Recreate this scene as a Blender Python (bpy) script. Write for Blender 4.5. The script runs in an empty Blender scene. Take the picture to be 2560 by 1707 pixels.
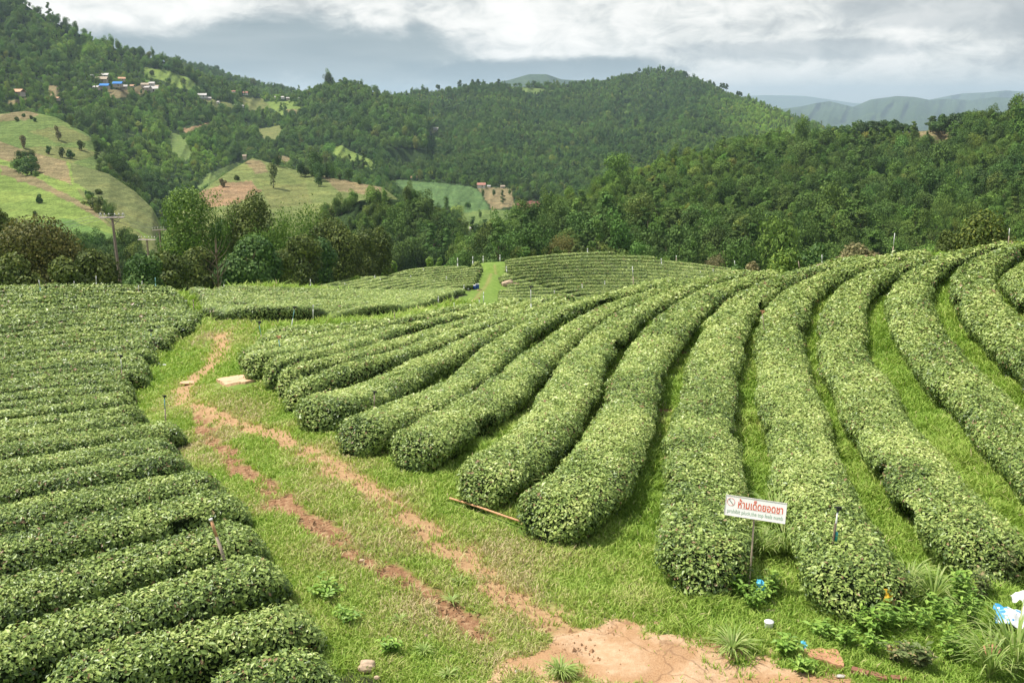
import bpy, math, random
import numpy as np
from mathutils import Vector, Matrix

# ---------------------------------------------------------------- camera, sky, sun, exposure
S = bpy.context.scene
COL = S.collection
F = 2489.0                      # focal length in photograph pixels (2560 wide) = 35 mm on 36 mm
PITCH = math.radians(13.6)
CAMZ = 8.5
cam_d = bpy.data.cameras.new("camera"); cam = bpy.data.objects.new("camera", cam_d); COL.objects.link(cam)
cam_d.lens = 35.0; cam_d.sensor_width = 36.0; cam_d.clip_start = 0.1; cam_d.clip_end = 60000
cam.location = (0, 0, CAMZ); cam.rotation_euler = (math.radians(90) - PITCH, 0, 0)
S.camera = cam
S.view_settings.view_transform = 'Standard'; S.view_settings.look = 'None'
S.view_settings.exposure = 0.40; S.view_settings.gamma = 1.0
try: S.view_settings.use_curve_mapping = False
except Exception: pass
S.cycles.max_bounces = 6; S.cycles.diffuse_bounces = 2; S.cycles.transmission_bounces = 3
S.cycles.volume_bounces = 0; S.cycles.transparent_max_bounces = 6
S.cycles.use_denoising = True

SUN_EL = math.radians(61); SUN_AZ = math.radians(-79)   # azimuth from +Y (ahead) towards +X
sun_d = bpy.data.lights.new("sun", 'SUN'); sun = bpy.data.objects.new("sun", sun_d); COL.objects.link(sun)
sun_d.energy = 4.7; sun_d.angle = math.radians(2.5); sun_d.color = (1.0, 0.95, 0.86)
sdir = Vector((math.sin(SUN_AZ) * math.cos(SUN_EL), math.cos(SUN_AZ) * math.cos(SUN_EL), math.sin(SUN_EL)))
sun.rotation_euler = sdir.to_track_quat('Z', 'Y').to_euler()

class NT:
    """small helper for node trees"""
    def __init__(s, tree): s.t = tree; s.n = tree.nodes; s.l = tree.links
    def new(s, typ, **kw):
        nd = s.n.new(typ)
        for k, v in kw.items():
            if k == 'inp':
                for kk, vv in v.items():
                    if hasattr(vv, 'is_output'): s.l.new(vv, nd.inputs[kk])
                    else: nd.inputs[kk].default_value = vv
            else: setattr(nd, k, v)
        return nd
    def math(s, op, a, b=0.0, c=None, clamp=False):
        d = {0: a, 1: b}
        if c is not None: d[2] = c
        return s.new('ShaderNodeMath', operation=op, use_clamp=clamp, inp=d).outputs[0]
    def ramp(s, fac, stops, interp='LINEAR'):
        r = s.new('ShaderNodeValToRGB'); r.color_ramp.interpolation = interp
        e = r.color_ramp.elements
        while len(e) < len(stops): e.new(0.5)
        for i, (p, c) in enumerate(stops):
            e[i].position = p; e[i].color = (c[0], c[1], c[2], 1) if hasattr(c, '__len__') else (c, c, c, 1)
        s.l.new(fac, r.inputs[0]); return r.outputs[0]
    def mix(s, fac, a, b, blend='MIX'):
        m = s.new('ShaderNodeMix', data_type='RGBA', blend_type=blend)
        for k, v in ((0, fac), (6, a), (7, b)):
            if hasattr(v, 'is_output'): s.l.new(v, m.inputs[k])
            else: m.inputs[k].default_value = v if k == 0 else (v[0], v[1], v[2], 1)
        return m.outputs[2]
    def noise(s, vec, scale, detail=3, rough=0.5, dist=0.0, dim='3D'):
        nd = s.new('ShaderNodeTexNoise', noise_dimensions=dim, inp={'Scale': scale, 'Detail': detail, 'Roughness': rough, 'Distortion': dist})
        if vec is not None: s.l.new(vec, nd.inputs['Vector'])
        return nd.outputs[0]
    def smooth(s, x, a, b):
        return s.new('ShaderNodeMapRange', interpolation_type='SMOOTHSTEP', inp={0: x, 1: a, 2: b, 3: 0.0, 4: 1.0}).outputs[0]

# ---- world: Nishita daylight seen through a broken layer of rain cloud
W = bpy.data.worlds.new("World"); S.world = W; W.use_nodes = True
w = NT(W.node_tree); w.n.clear()
sky = w.new('ShaderNodeTexSky'); sky.sky_type = 'NISHITA'; sky.sun_disc = False
sky.sun_elevation = SUN_EL; sky.sun_rotation = SUN_AZ
tc = w.new('ShaderNodeTexCoord').outputs['Generated']
sep = w.new('ShaderNodeSeparateXYZ', inp={0: tc})
az = w.math('MULTIPLY', w.math('ARCTAN2', sep.outputs[0], sep.outputs[1]), 57.2958)     # degrees, + right
el = w.math('MULTIPLY', w.math('ARCSINE', sep.outputs[2]), 57.2958)
cv = w.new('ShaderNodeCombineXYZ', inp={0: az, 1: w.math('MULTIPLY', el, 2.1), 2: 3.7}).outputs[0]
n_big = w.noise(cv, 0.16, 7, 0.56, 0.4)
n_fine = w.noise(cv, 0.42, 8, 0.6, 0.5)
n_st = w.noise(w.new('ShaderNodeCombineXYZ', inp={0: az, 1: w.math('MULTIPLY', el, 6.0), 2: 9.1}).outputs[0], 0.13, 5, 0.5, 0.2)
def blob(a0, e0, ra, re, soft=1.0):
    dx = w.math('DIVIDE', w.math('SUBTRACT', az, a0), ra); dy = w.math('DIVIDE', w.math('SUBTRACT', el, e0), re)
    r2 = w.math('ADD', w.math('MULTIPLY', dx, dx), w.math('MULTIPLY', dy, dy))
    r2 = w.math('ADD', r2, w.math('MULTIPLY', w.math('SUBTRACT', n_big, 0.5), 2.6))
    r2 = w.math('ADD', r2, w.math('MULTIPLY', w.math('SUBTRACT', n_fine, 0.5), 1.2))
    return w.math('SUBTRACT', 1.0, w.smooth(r2, 0.35, 1.6 * soft))
puff = w.math('ADD', w.math('MULTIPLY', n_big, 0.55), w.math('MULTIPLY', n_fine, 0.45))
cloud = w.ramp(puff, [(0.36, (0.48, 0.51, 0.52)), (0.44, (0.66, 0.68, 0.67)), (0.49, (0.83, 0.84, 0.81)), (0.55, (0.99, 0.98, 0.94)), (0.66, (1.14, 1.11, 1.06))])
rainA = blob(-14.0, 2.3, 15.0, 1.9); rainB = blob(2.0, 1.7, 7.5, 0.75, 0.9); greyC = blob(15.5, 2.6, 7.0, 0.55); greyD = blob(22.5, 4.3, 5.0, 0.9)
rain_col = w.ramp(w.math('MULTIPLY', w.math('ADD', n_st, w.math('MULTIPLY', el, 0.02)), 1.0), [(0.3, (0.28, 0.35, 0.385)), (0.7, (0.40, 0.465, 0.485))])
c1 = w.mix(rainA, cloud, rain_col)
c1 = w.mix(w.math('MULTIPLY', rainB, 0.9), c1, (0.27, 0.345, 0.385))
c1 = w.mix(w.math('MULTIPLY', greyC, 0.55), c1, (0.40, 0.45, 0.48))
c1 = w.mix(w.math('MULTIPLY', greyD, 0.5), c1, (0.46, 0.50, 0.52))
# bright band low over the horizon on the right
low = w.math('MULTIPLY', w.math('SUBTRACT', 1.0, w.smooth(el, 0.0, 2.0)), w.smooth(az, 0.0, 9.0))
c1 = w.mix(w.math('MULTIPLY', low, 0.75), c1, (0.70, 0.72, 0.70))
# higher sky: thinner cloud with openings to the Nishita sky
up = w.smooth(el, 9.0, 30.0)
skyv = w.mix(0.12, (0, 0, 0), sky.outputs[0])
high = w.mix(w.smooth(n_big, 0.42, 0.62), w.mix(1.0, skyv, (0.14, 0.14, 0.15), 'ADD'), (0.82, 0.83, 0.83))
c1 = w.mix(up, c1, high)
below = w.smooth(el, -1.5, -0.2)
c1 = w.mix(below, (0.42, 0.46, 0.44), c1)
bg = w.new('ShaderNodeBackground', inp={'Color': c1, 'Strength': 0.80})
wo = w.new('ShaderNodeOutputWorld'); w.l.new(bg.outputs[0], wo.inputs[0])

# ---------------------------------------------------------------- numeric helpers
rng = np.random.default_rng(7); R = random.Random(11)
CP, SP = math.cos(PITCH), math.sin(PITCH)
def ray(x, y):
    """direction of photograph pixel, scaled so that forward (y) = 1"""
    x = np.asarray(x, float); y = np.asarray(y, float)
    X = (x - 1280) / F; U = -(y - 853.5) / F
    fy = CP + SP * U
    return X / fy, (-SP + CP * U) / fy
def at(x, y, Y):
    a, b = ray(x, y); return np.stack([a * Y, np.ones_like(a) * Y, CAMZ + b * Y], -1)
K = 2560 / 2352.0     # overview pixels -> photograph pixels
def atd(x, y, Y): return at(np.asarray(x) * K, np.asarray(y) * K, Y)
def proj(P):
    """world points -> photograph pixels"""
    P = np.asarray(P, float); x, y, z = P[..., 0], P[..., 1], P[..., 2] - CAMZ
    dep = y * CP - z * SP; u = y * SP + z * CP
    return 1280 + F * x / dep, 853.5 - F * u / dep
def vnoise(x, y, seed=0):
    x = np.asarray(x, float); y = np.asarray(y, float)
    xi = np.floor(x).astype(np.int64); yi = np.floor(y).astype(np.int64); xf = x - xi; yf = y - yi
    def h(a, b):
        n = (a * 374761393 + b * 668265263 + seed * 1442695041) & 0x7fffffff
        n = ((n ^ (n >> 13)) * 1274126177) & 0x7fffffff
        return ((n ^ (n >> 16)) & 0xffff) / 65535.0
    u = xf * xf * (3 - 2 * xf); v = yf * yf * (3 - 2 * yf)
    return (h(xi, yi) * (1 - u) + h(xi + 1, yi) * u) * (1 - v) + (h(xi, yi + 1) * (1 - u) + h(xi + 1, yi + 1) * u) * v
def fbm(x, y, seed=0, octv=4, g=0.5):
    s = 0; a = 1; t = 0
    for i in range(octv):
        s = s + a * vnoise(x * 2 ** i, y * 2 ** i, seed + i * 17); t += a; a *= g
    return s / t
def pip(px, py, poly):
    poly = np.asarray(poly, float); ins = np.zeros(np.shape(px), bool)
    for i in range(len(poly)):
        x1, y1 = poly[i]; x2, y2 = poly[i - 1]
        c = ((y1 > py) != (y2 > py)) & (px < (x2 - x1) * (py - y1) / (y2 - y1 + 1e-12) + x1)
        ins ^= c
    return ins
def resample(P, step):
    P = np.asarray(P, float); d = np.r_[0, np.cumsum(np.linalg.norm(np.diff(P, axis=0), axis=1))]
    n = max(int(d[-1] / step) + 1, 3); t = np.linspace(0, d[-1], n)
    return np.stack([np.interp(t, d, P[:, k]) for k in range(P.shape[1])], -1)
def smoothline(P, it=2):
    P = np.asarray(P, float)
    for _ in range(it):
        Q = np.empty((2 * len(P) - 2 + 2, P.shape[1])); Q[0] = P[0]; Q[-1] = P[-1]
        Q[1:-1:2] = 0.75 * P[:-1] + 0.25 * P[1:]; Q[2:-1:2] = 0.25 * P[:-1] + 0.75 * P[1:]
        P = Q
    return P
def segdist(px, py, line):
    """distance of points to a polyline (2-D) and signed side of the nearest segment"""
    best = np.full(np.shape(px), 1e9)
    for (x1, y1), (x2, y2) in zip(line[:-1], line[1:]):
        dx, dy = x2 - x1, y2 - y1; L = dx * dx + dy * dy + 1e-12
        t = np.clip(((px - x1) * dx + (py - y1) * dy) / L, 0, 1)
        best = np.minimum(best, np.hypot(px - x1 - t * dx, py - y1 - t * dy))
    return best

def mk_mesh(name, V, faces, mats=(), attrs=None, matidx=None, smooth=False):
    """faces: list of int arrays (n,3)/(n,4)"""
    me = bpy.data.meshes.new(name); V = np.asarray(V, np.float32)
    if isinstance(faces, np.ndarray): faces = [faces]
    faces = [np.asarray(f, np.int32) for f in faces if len(f)]
    me.vertices.add(len(V)); me.vertices.foreach_set('co', V.ravel())
    nl = sum(f.size for f in faces); npoly = sum(len(f) for f in faces)
    me.loops.add(nl); me.loops.foreach_set('vertex_index', np.concatenate([f.ravel() for f in faces]))
    tot = np.concatenate([np.full(len(f), f.shape[1], np.int32) for f in faces])
    st = np.r_[0, np.cumsum(tot)[:-1]].astype(np.int32)
    me.polygons.add(npoly); me.polygons.foreach_set('loop_start', st); me.polygons.foreach_set('loop_total', tot)
    if matidx is not None: me.polygons.foreach_set('material_index', np.asarray(matidx, np.int32))
    me.polygons.foreach_set('use_smooth', np.full(npoly, bool(smooth)))
    for m in mats: me.materials.append(m)
    for k, a in (attrs or {}).items():
        a = np.asarray(a, np.float32)
        if a.ndim == 1:
            at_ = me.attributes.new(k, 'FLOAT', 'POINT'); at_.data.foreach_set('value', a)
        else:
            at_ = me.attributes.new(k, 'FLOAT_COLOR', 'POINT'); at_.data.foreach_set('color', np.c_[a, np.ones(len(a), np.float32)].ravel())
    me.update(calc_edges=True); return me
def link(name, me, parent=None, loc=None):
    o = bpy.data.objects.new(name, me); COL.objects.link(o)
    if parent is not None: o.parent = parent
    if loc is not None: o.location = loc
    return o
def tag(o, label=None, cat=None, group=None, kind=None):
    if label: o['label'] = label
    if cat: o['category'] = cat
    if group: o['group'] = group
    if kind: o['kind'] = kind
    return o
def empty(name, loc, rz=0):
    o = bpy.data.objects.new(name, None); COL.objects.link(o); o.location = loc; o.rotation_euler = (0, 0, rz); o.empty_display_size = 0.2; return o
class MB:
    """collects simple shapes into one mesh"""
    def __init__(s): s.V = []; s.Fq = []; s.Ft = []; s.n = 0
    def add(s, V, q=(), t=()):
        s.V.append(np.asarray(V, float)); 
        if len(q): s.Fq.append(np.asarray(q) + s.n)
        if len(t): s.Ft.append(np.asarray(t) + s.n)
        s.n += len(V)
    def box(s, c, d, rot=None):
        v = np.array([[x, y, z] for x in (-.5, .5) for y in (-.5, .5) for z in (-.5, .5)]) * d
        if rot is not None: v = v @ np.array(rot).T
        s.add(v + np.array(c), [[0, 1, 3, 2], [4, 6, 7, 5], [0, 4, 5, 1], [2, 3, 7, 6], [0, 2, 6, 4], [1, 5, 7, 3]])
    def tube(s, P, r, n=8, cap=True):
        P = np.asarray(P, float); r = np.broadcast_to(np.asarray(r, float), (len(P),))
        T = np.gradient(P, axis=0); T /= np.linalg.norm(T, axis=1)[:, None] + 1e-9
        ref = np.array([0, 0, 1.]) if abs(T[0, 2]) < .9 else np.array([1., 0, 0])
        A = np.cross(T, ref); A /= np.linalg.norm(A, axis=1)[:, None] + 1e-9; B = np.cross(T, A)
        th = np.arange(n) / n * 2 * np.pi
        V = P[:, None] + r[:, None, None] * (A[:, None] * np.cos(th)[None, :, None] + B[:, None] * np.sin(th)[None, :, None])
        V = V.reshape(-1, 3); i = np.arange(len(P) - 1)[:, None] * n; j = np.arange(n)[None]; k = (j + 1) % n
        q = np.stack([i + j, i + k, i + n + k, i + n + j], -1).reshape(-1, 4)
        t = []
        if cap:
            V = np.r_[V, P[:1], P[-1:]]; c0 = len(V) - 2; c1 = len(V) - 1; e = (len(P) - 1) * n
            for a in range(n): t += [[c0, (a + 1) % n, a], [c1, e + a, e + (a + 1) % n]]
        s.add(V, q, t)
    def mesh(s, name, mats, smooth=False):
        fs = []
        if s.Fq: fs.append(np.concatenate(s.Fq))
        if s.Ft: fs.append(np.concatenate(s.Ft))
        return mk_mesh(name, np.concatenate(s.V), fs, mats, smooth=smooth)
    def obj(s, name, mats, parent=None, smooth=False, loc=None): return link(name, s.mesh(name, mats, smooth), parent, loc)

# ---------------------------------------------------------------- materials
def mat(name):
    m = bpy.data.materials.new(name); m.use_nodes = True; t = NT(m.node_tree); t.n.clear(); return m, t
def finish(t, bsdf): o = t.new('ShaderNodeOutputMaterial'); t.l.new(bsdf, o.inputs[0])
def plain(name, col, rough=0.7, spec=0.3, var=0.15, scale=6.0, metal=0.0, bump=0.0):
    m, t = mat(name); g = t.new('ShaderNodeTexCoord').outputs['Object']
    n = t.noise(g, scale, 5, 0.6); d = tuple(c * (1 - var) for c in col); e = tuple(min(1, c * (1 + var)) for c in col)
    c = t.ramp(n, [(0.3, d), (0.7, e)])
    kw = {'Base Color': c, 'Roughness': rough, 'Specular IOR Level': spec, 'Metallic': metal}
    b = t.new('ShaderNodeBsdfPrincipled', inp=kw)
    if bump: t.l.new(t.new('ShaderNodeBump', inp={'Strength': bump, 'Height': t.noise(g, scale * 3, 5, 0.6)}).outputs[0], b.inputs['Normal'])
    finish(t, b.outputs[0]); return m
def leafmat(name, stops, rough=0.5, spec=0.4, transl=0.25, attr='rnd', island=None, tint=None, sat=1.0):
    m, t = mat(name)
    a = t.new('ShaderNodeAttribute', attribute_name=attr).outputs['Fac']
    c = t.ramp(a, stops)
    if island:    # colour differences between whole plants
        oi = t.new('ShaderNodeObjectInfo').outputs['Random']
        c = t.mix(t.math('MULTIPLY', oi, island[1]), c, t.mix(1.0, c, island[0], 'MULTIPLY'))
    if tint:
        tn = t.new('ShaderNodeAttribute', attribute_name=tint, attribute_type='INSTANCER').outputs['Color']
        c = t.mix(1.0, c, tn, 'MULTIPLY')
    b = t.new('ShaderNodeBsdfPrincipled', inp={'Base Color': c, 'Roughness': rough, 'Specular IOR Level': spec})
    tr = t.new('ShaderNodeBsdfTranslucent', inp={'Color': t.mix(0.5, c, (0.25, 0.36, 0.04), 'MIX') if transl > .3 else c})
    mx = t.new('ShaderNodeMixShader', inp={0: transl, 1: b.outputs[0], 2: tr.outputs[0]})
    finish(t, mx.outputs[0]); return m

M_tea = leafmat('tea_leaf', [(0.0, (0.040, 0.080, 0.016)), (0.25, (0.118, 0.190, 0.038)), (0.55, (0.265, 0.370, 0.080)), (0.8, (0.41, 0.51, 0.135)), (0.955, (0.56, 0.63, 0.21)), (0.97, (0.28, 0.17, 0.09)), (1.0, (0.33, 0.22, 0.10))], rough=0.42, spec=0.5, transl=0.22)
M_tea_in = plain('tea_inner_twigs', (0.016, 0.026, 0.009), 0.9, 0.1, 0.5, 9.0)  # near-black hedge core, paints the shade in gaps between leaves
M_grass = leafmat('grass_blade', [(0.0, (0.20, 0.35, 0.045)), (0.35, (0.34, 0.51, 0.08)), (0.70, (0.49, 0.58, 0.14)), (0.88, (0.66, 0.60, 0.28)), (1.0, (0.68, 0.54, 0.32))], rough=0.6, spec=0.25, transl=0.35)
M_weed = leafmat('weed_leaf', [(0.0, (0.12, 0.23, 0.03)), (0.5, (0.24, 0.41, 0.06)), (1.0, (0.40, 0.56, 0.11))], rough=0.5, spec=0.35, transl=0.3)
M_bark = plain('bark', (0.16, 0.12, 0.085), 0.9, 0.1, 0.35, 3.0, bump=0.4)
TREE_ST = {
 'olive':  [(0.0, (0.042, 0.068, 0.016)), (0.5, (0.113, 0.155, 0.034)), (0.85, (0.217, 0.255, 0.053)), (1.0, (0.330, 0.302, 0.066))],
 'rust':   [(0.0, (0.052, 0.065, 0.016)), (0.45, (0.143, 0.150, 0.034)), (0.8, (0.247, 0.215, 0.052)), (1.0, (0.351, 0.299, 0.078))],
 'green':  [(0.0, (0.030, 0.075, 0.018)), (0.5, (0.085, 0.166, 0.038)), (0.85, (0.179, 0.282, 0.064)), (1.0, (0.282, 0.377, 0.094))],
 'bright': [(0.0, (0.056, 0.113, 0.018)), (0.5, (0.170, 0.273, 0.047)), (0.85, (0.320, 0.424, 0.066)), (1.0, (0.490, 0.510, 0.094))],
 'gold':   [(0.0, (0.04, 0.07, 0.012)), (0.55, (0.11, 0.155, 0.028)), (0.8, (0.26, 0.28, 0.045)), (1.0, (0.48, 0.44, 0.07))],
 'tan':    [(0.0, (0.094, 0.104, 0.038)), (0.5, (0.246, 0.226, 0.094)), (1.0, (0.490, 0.377, 0.208))],
 'pine':   [(0.0, (0.030, 0.064, 0.022)), (0.5, (0.075, 0.133, 0.042)), (1.0, (0.160, 0.226, 0.066))],
 'bamboo': [(0.0, (0.056, 0.117, 0.022)), (0.5, (0.142, 0.246, 0.042)), (1.0, (0.339, 0.452, 0.094))]}
M_tree = {k: leafmat(k + '_foliage', v, rough=0.6, spec=0.2, transl=0.22) for k, v in TREE_ST.items()}
M_forest = leafmat('forest_foliage', [(0.0, (0.050, 0.088, 0.022)), (0.5, (0.090, 0.145, 0.036)), (1.0, (0.140, 0.205, 0.050))], rough=0.7, spec=0.15, transl=0.15, tint='tint')

# ---------------------------------------------------------------- near terrain: heights solved through surveyed points
TOP = 0.75
ctrl = []
def cp(x, y, Y, off=0.0): P = at(x, y, Y); ctrl.append((P[0], P[1], P[2] - off))
def cw(x, y, z): ctrl.append((x, y, CAMZ + z))
# left field (tops of hedges), profile solved from the spacing of the rows
for Y, z in ((11.5, -7.0), (16.3, -7.2), (20.5, -7.55), (25, -8.15), (30, -8.8), (35, -9.35), (40, -9.85), (45, -10.25), (50, -10.6), (55, -10.95)):
    for xf in (-0.56, -0.36): cw(xf * Y, Y, z - TOP)
cp(0, 714, 59, TOP); cp(250, 707, 60, TOP); cp(440, 712, 61, TOP); cp(506, 782, 47.5, TOP)
cw(-25, 70, -15.5); cw(-38, 66, -14.5); cw(-28, 85, -19.5); cw(-52, 84, -19.5); cw(-45, 110, -23); cw(-20, 110, -22.5); cw(-70, 60, -14)
# path and grass
for q in ((600, 800, 46), (620, 950, 29.2), (750, 1080, 24.0), (1000, 790, 60), (1150, 748, 105)): cp(*q)
for x, y, z in ((-4, 18, -7.75), (0, 14.5, -7.75), (-5, 11, -7.75), (4, 11, -7.7), (0, 8, -7.65), (8, 9, -7.6), (-9, 8, -7.7), (0, 3, -7.5), (12, 4, -7.3), (-12, 4, -7.6), (1.5, 19, -7.8)): cw(x, y, z)
cp(1869, 1491, 14.6)
# right field
for q in ((630, 868, 35.5), (900, 830, 40), (1240, 775, 46), (1240, 753, 49), (1500, 725, 48), (1700, 695, 48), (1840, 675, 47.5), (2062, 650, 45.5), (2240, 630, 43), (2400, 612, 41.5), (2560, 597, 40.5),
          (900, 960, 28), (1240, 880, 33), (1500, 800, 37), (1500, 900, 29.5), (1500, 1000, 24), (1300, 1150, 19), (1500, 1250, 17), (1770, 980, 25), (1770, 1200, 18), (1800, 800, 35), (1950, 900, 29), (2000, 1090, 21.3),
          (2100, 750, 36), (2110, 900, 28.5), (2280, 750, 34), (2300, 900, 27.5), (2300, 1150, 19.2), (2500, 900, 26.5), (2480, 760, 32), (2550, 680, 36), (2500, 1100, 20.5)): cp(*q, TOP)
cw(24, 24, -6.2); cw(36, 30, -4.6); cw(30, 40, -5.2); cw(20, 14, -6.8); cw(45, 45, -5.5)
# behind the right crest
for x, y, z in ((2, 60, -13.4), (10, 64, -15.0), (17, 62, -14.3), (24, 66, -15.5), (32, 66, -15.2), (45, 70, -15.5), (22, 100, -23.5), (45, 105, -24), (22, 140, -32), (50, 150, -33), (8, 100, -22.5), (70, 110, -22), (75, 190, -42)): cw(x, y, z)
# far patches of tea
for q in ((480, 760, 53, TOP), (850, 790, 54, TOP), (1100, 765, 82, TOP), (700, 750, 72, TOP), (540, 718, 82, TOP), (740, 717, 118, TOP), (650, 716, 100, TOP), (950, 727, 122, TOP), (1160, 724, 142, TOP), (1190, 718, 152), (1000, 682, 166, TOP), (870, 700, 143, TOP), (1150, 690, 172, TOP),
          (1210, 690, 172), (1230, 655, 198), (1200, 652, 194, TOP), (1270, 650, 206, TOP), (1250, 742, 178, TOP), (1350, 690, 193, TOP), (1400, 634, 210, TOP), (1530, 629, 207, TOP), (1500, 690, 192, TOP), (1500, 745, 180, TOP), (1650, 643, 200, TOP), (1650, 690, 187, TOP), (1780, 666, 192, TOP), (1860, 680, 187, TOP)): cp(*q)
for x, y, z in ((-32, 150, -33), (-42, 135, -30), (-52, 118, -27), (-20, 190, -42), (-3, 225, -46), (5, 235, -46), (25, 235, -46), (50, 225, -46), (-60, 160, -34), (0, 280, -66), (-90, 280, -72), (100, 280, -66), (-90, 190, -50), (110, 190, -46), (-90, 100, -24), (100, 70, -14), (90, 30, -4), (-90, 30, -11), (-60, 5, -8), (60, 0, -4), (0, -15, -7.3), (-60, -15, -8), (60, -15, -4)): cw(x, y, z)
ctrl = np.array(ctrl)
def tps_fit(P, lam=0.6):
    n = len(P); d = np.hypot(P[:, None, 0] - P[None, :, 0], P[:, None, 1] - P[None, :, 1])
    Kk = np.where(d > 0, d * d * np.log(d + 1e-9), 0) + lam * np.eye(n)
    A = np.zeros((n + 3, n + 3)); A[:n, :n] = Kk; Q = np.c_[np.ones(n), P[:, :2]]; A[:n, n:] = Q; A[n:, :n] = Q.T
    return np.linalg.solve(A, np.r_[P[:, 2], 0, 0, 0])
wts = tps_fit(ctrl)
def tps(x, y):
    sh = np.shape(x); x = np.ravel(x); y = np.ravel(y); out = np.empty(len(x))
    for i in range(0, len(x), 20000):
        a, b = x[i:i + 20000], y[i:i + 20000]; d = np.hypot(a[:, None] - ctrl[None, :, 0], b[:, None] - ctrl[None, :, 1])
        out[i:i + 20000] = (d * d * np.log(d + 1e-9)) @ wts[:-3] + wts[-3] + wts[-2] * a + wts[-1] * b
    return out.reshape(sh)
GX0, GX1, GY0, GY1 = -120, 130, -20, 292
gx = np.arange(GX0, GX1 + 1.0); gy = np.arange(GY0, GY1 + 1.0)
GZ = tps(*np.meshgrid(gx, gy, indexing='ij'))
def cubic(p0, p1, p2, p3, t): return p1 + 0.5 * t * (p2 - p0 + t * (2 * p0 - 5 * p1 + 4 * p2 - p3 + t * (3 * (p1 - p2) + p3 - p0)))
def Tz(x, y):
    x = np.clip((np.asarray(x, float) - GX0), 1, len(gx) - 3.001); y = np.clip((np.asarray(y, float) - GY0), 1, len(gy) - 3.001)
    i = x.astype(int); j = y.astype(int); u = x - i; v = y - j
    r = [cubic(GZ[i + k, j - 1], GZ[i + k, j], GZ[i + k, j + 1], GZ[i + k, j + 2], v) for k in (-1, 0, 1, 2)]
    return cubic(*r, u)
def hit(px, py, off=0.0, y0=4.0, y1=262.0, step=0.125, strict=False):
    """first meeting of the sight lines with the near terrain raised by off (closest approach if they miss)"""
    px = np.atleast_1d(np.asarray(px, float)); py = np.atleast_1d(np.asarray(py, float)); a, b = ray(px, py)
    Y = np.arange(y0, y1, step); X = a[:, None] * Y; Z = CAMZ + b[:, None] * Y
    g = Z - Tz(X, np.broadcast_to(Y, X.shape)) - off
    below = g < 0; idx = np.where(below.any(1), below.argmax(1), g.argmin(1)); k = np.arange(len(px))
    Yh = Y[idx]; ok = below.any(1)
    P = np.stack([a * Yh, Yh, Tz(a * Yh, Yh)], -1)
    return (P, ok) if strict else P

# ---------------------------------------------------------------- where things are on the ground (plan coordinates)
def gpts(L, off=0.0): L = np.array(L, float); return hit(L[:, 0], L[:, 1], off)[:, :2]
def dg(L): return [(x * K, y * K) for x, y in L]
RUT_A = smoothline(gpts(dg([(450, 960), (500, 1020), (545, 1070), (620, 1130), (700, 1190), (800, 1255), (880, 1305), (960, 1365), (1030, 1410), (1110, 1460)])))
RUT_B = smoothline(gpts(dg([(505, 770), (512, 800), (480, 845), (430, 880), (412, 905), (440, 935), (520, 965), (620, 995), (700, 1040), (800, 1100), (900, 1160), (980, 1220), (1060, 1285), (1130, 1345), (1200, 1395), (1270, 1440), (1340, 1480)])))
TRAIL = smoothline(gpts(dg([(560, 755), (700, 742), (850, 735), (960, 715), (1050, 692), (1095, 672), (1125, 650), (1140, 625), (1135, 608)])))
ROCK = gpts(dg([(1110, 1568), (1180, 1515), (1235, 1475), (1265, 1440), (1330, 1430), (1420, 1445), (1500, 1462), (1600, 1482), (1700, 1505), (1800, 1520), (1880, 1545), (1960, 1568), (1960, 1700), (1110, 1700)]))
REDS = [(p, r) for p, r in zip(gpts([(1692, 945), (1660, 1028), (1700, 880), (2010, 868), (1890, 1075), (600, 1180), (700, 1260)]), (.35, .3, .2, .2, .25, .3, .4))]

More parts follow.
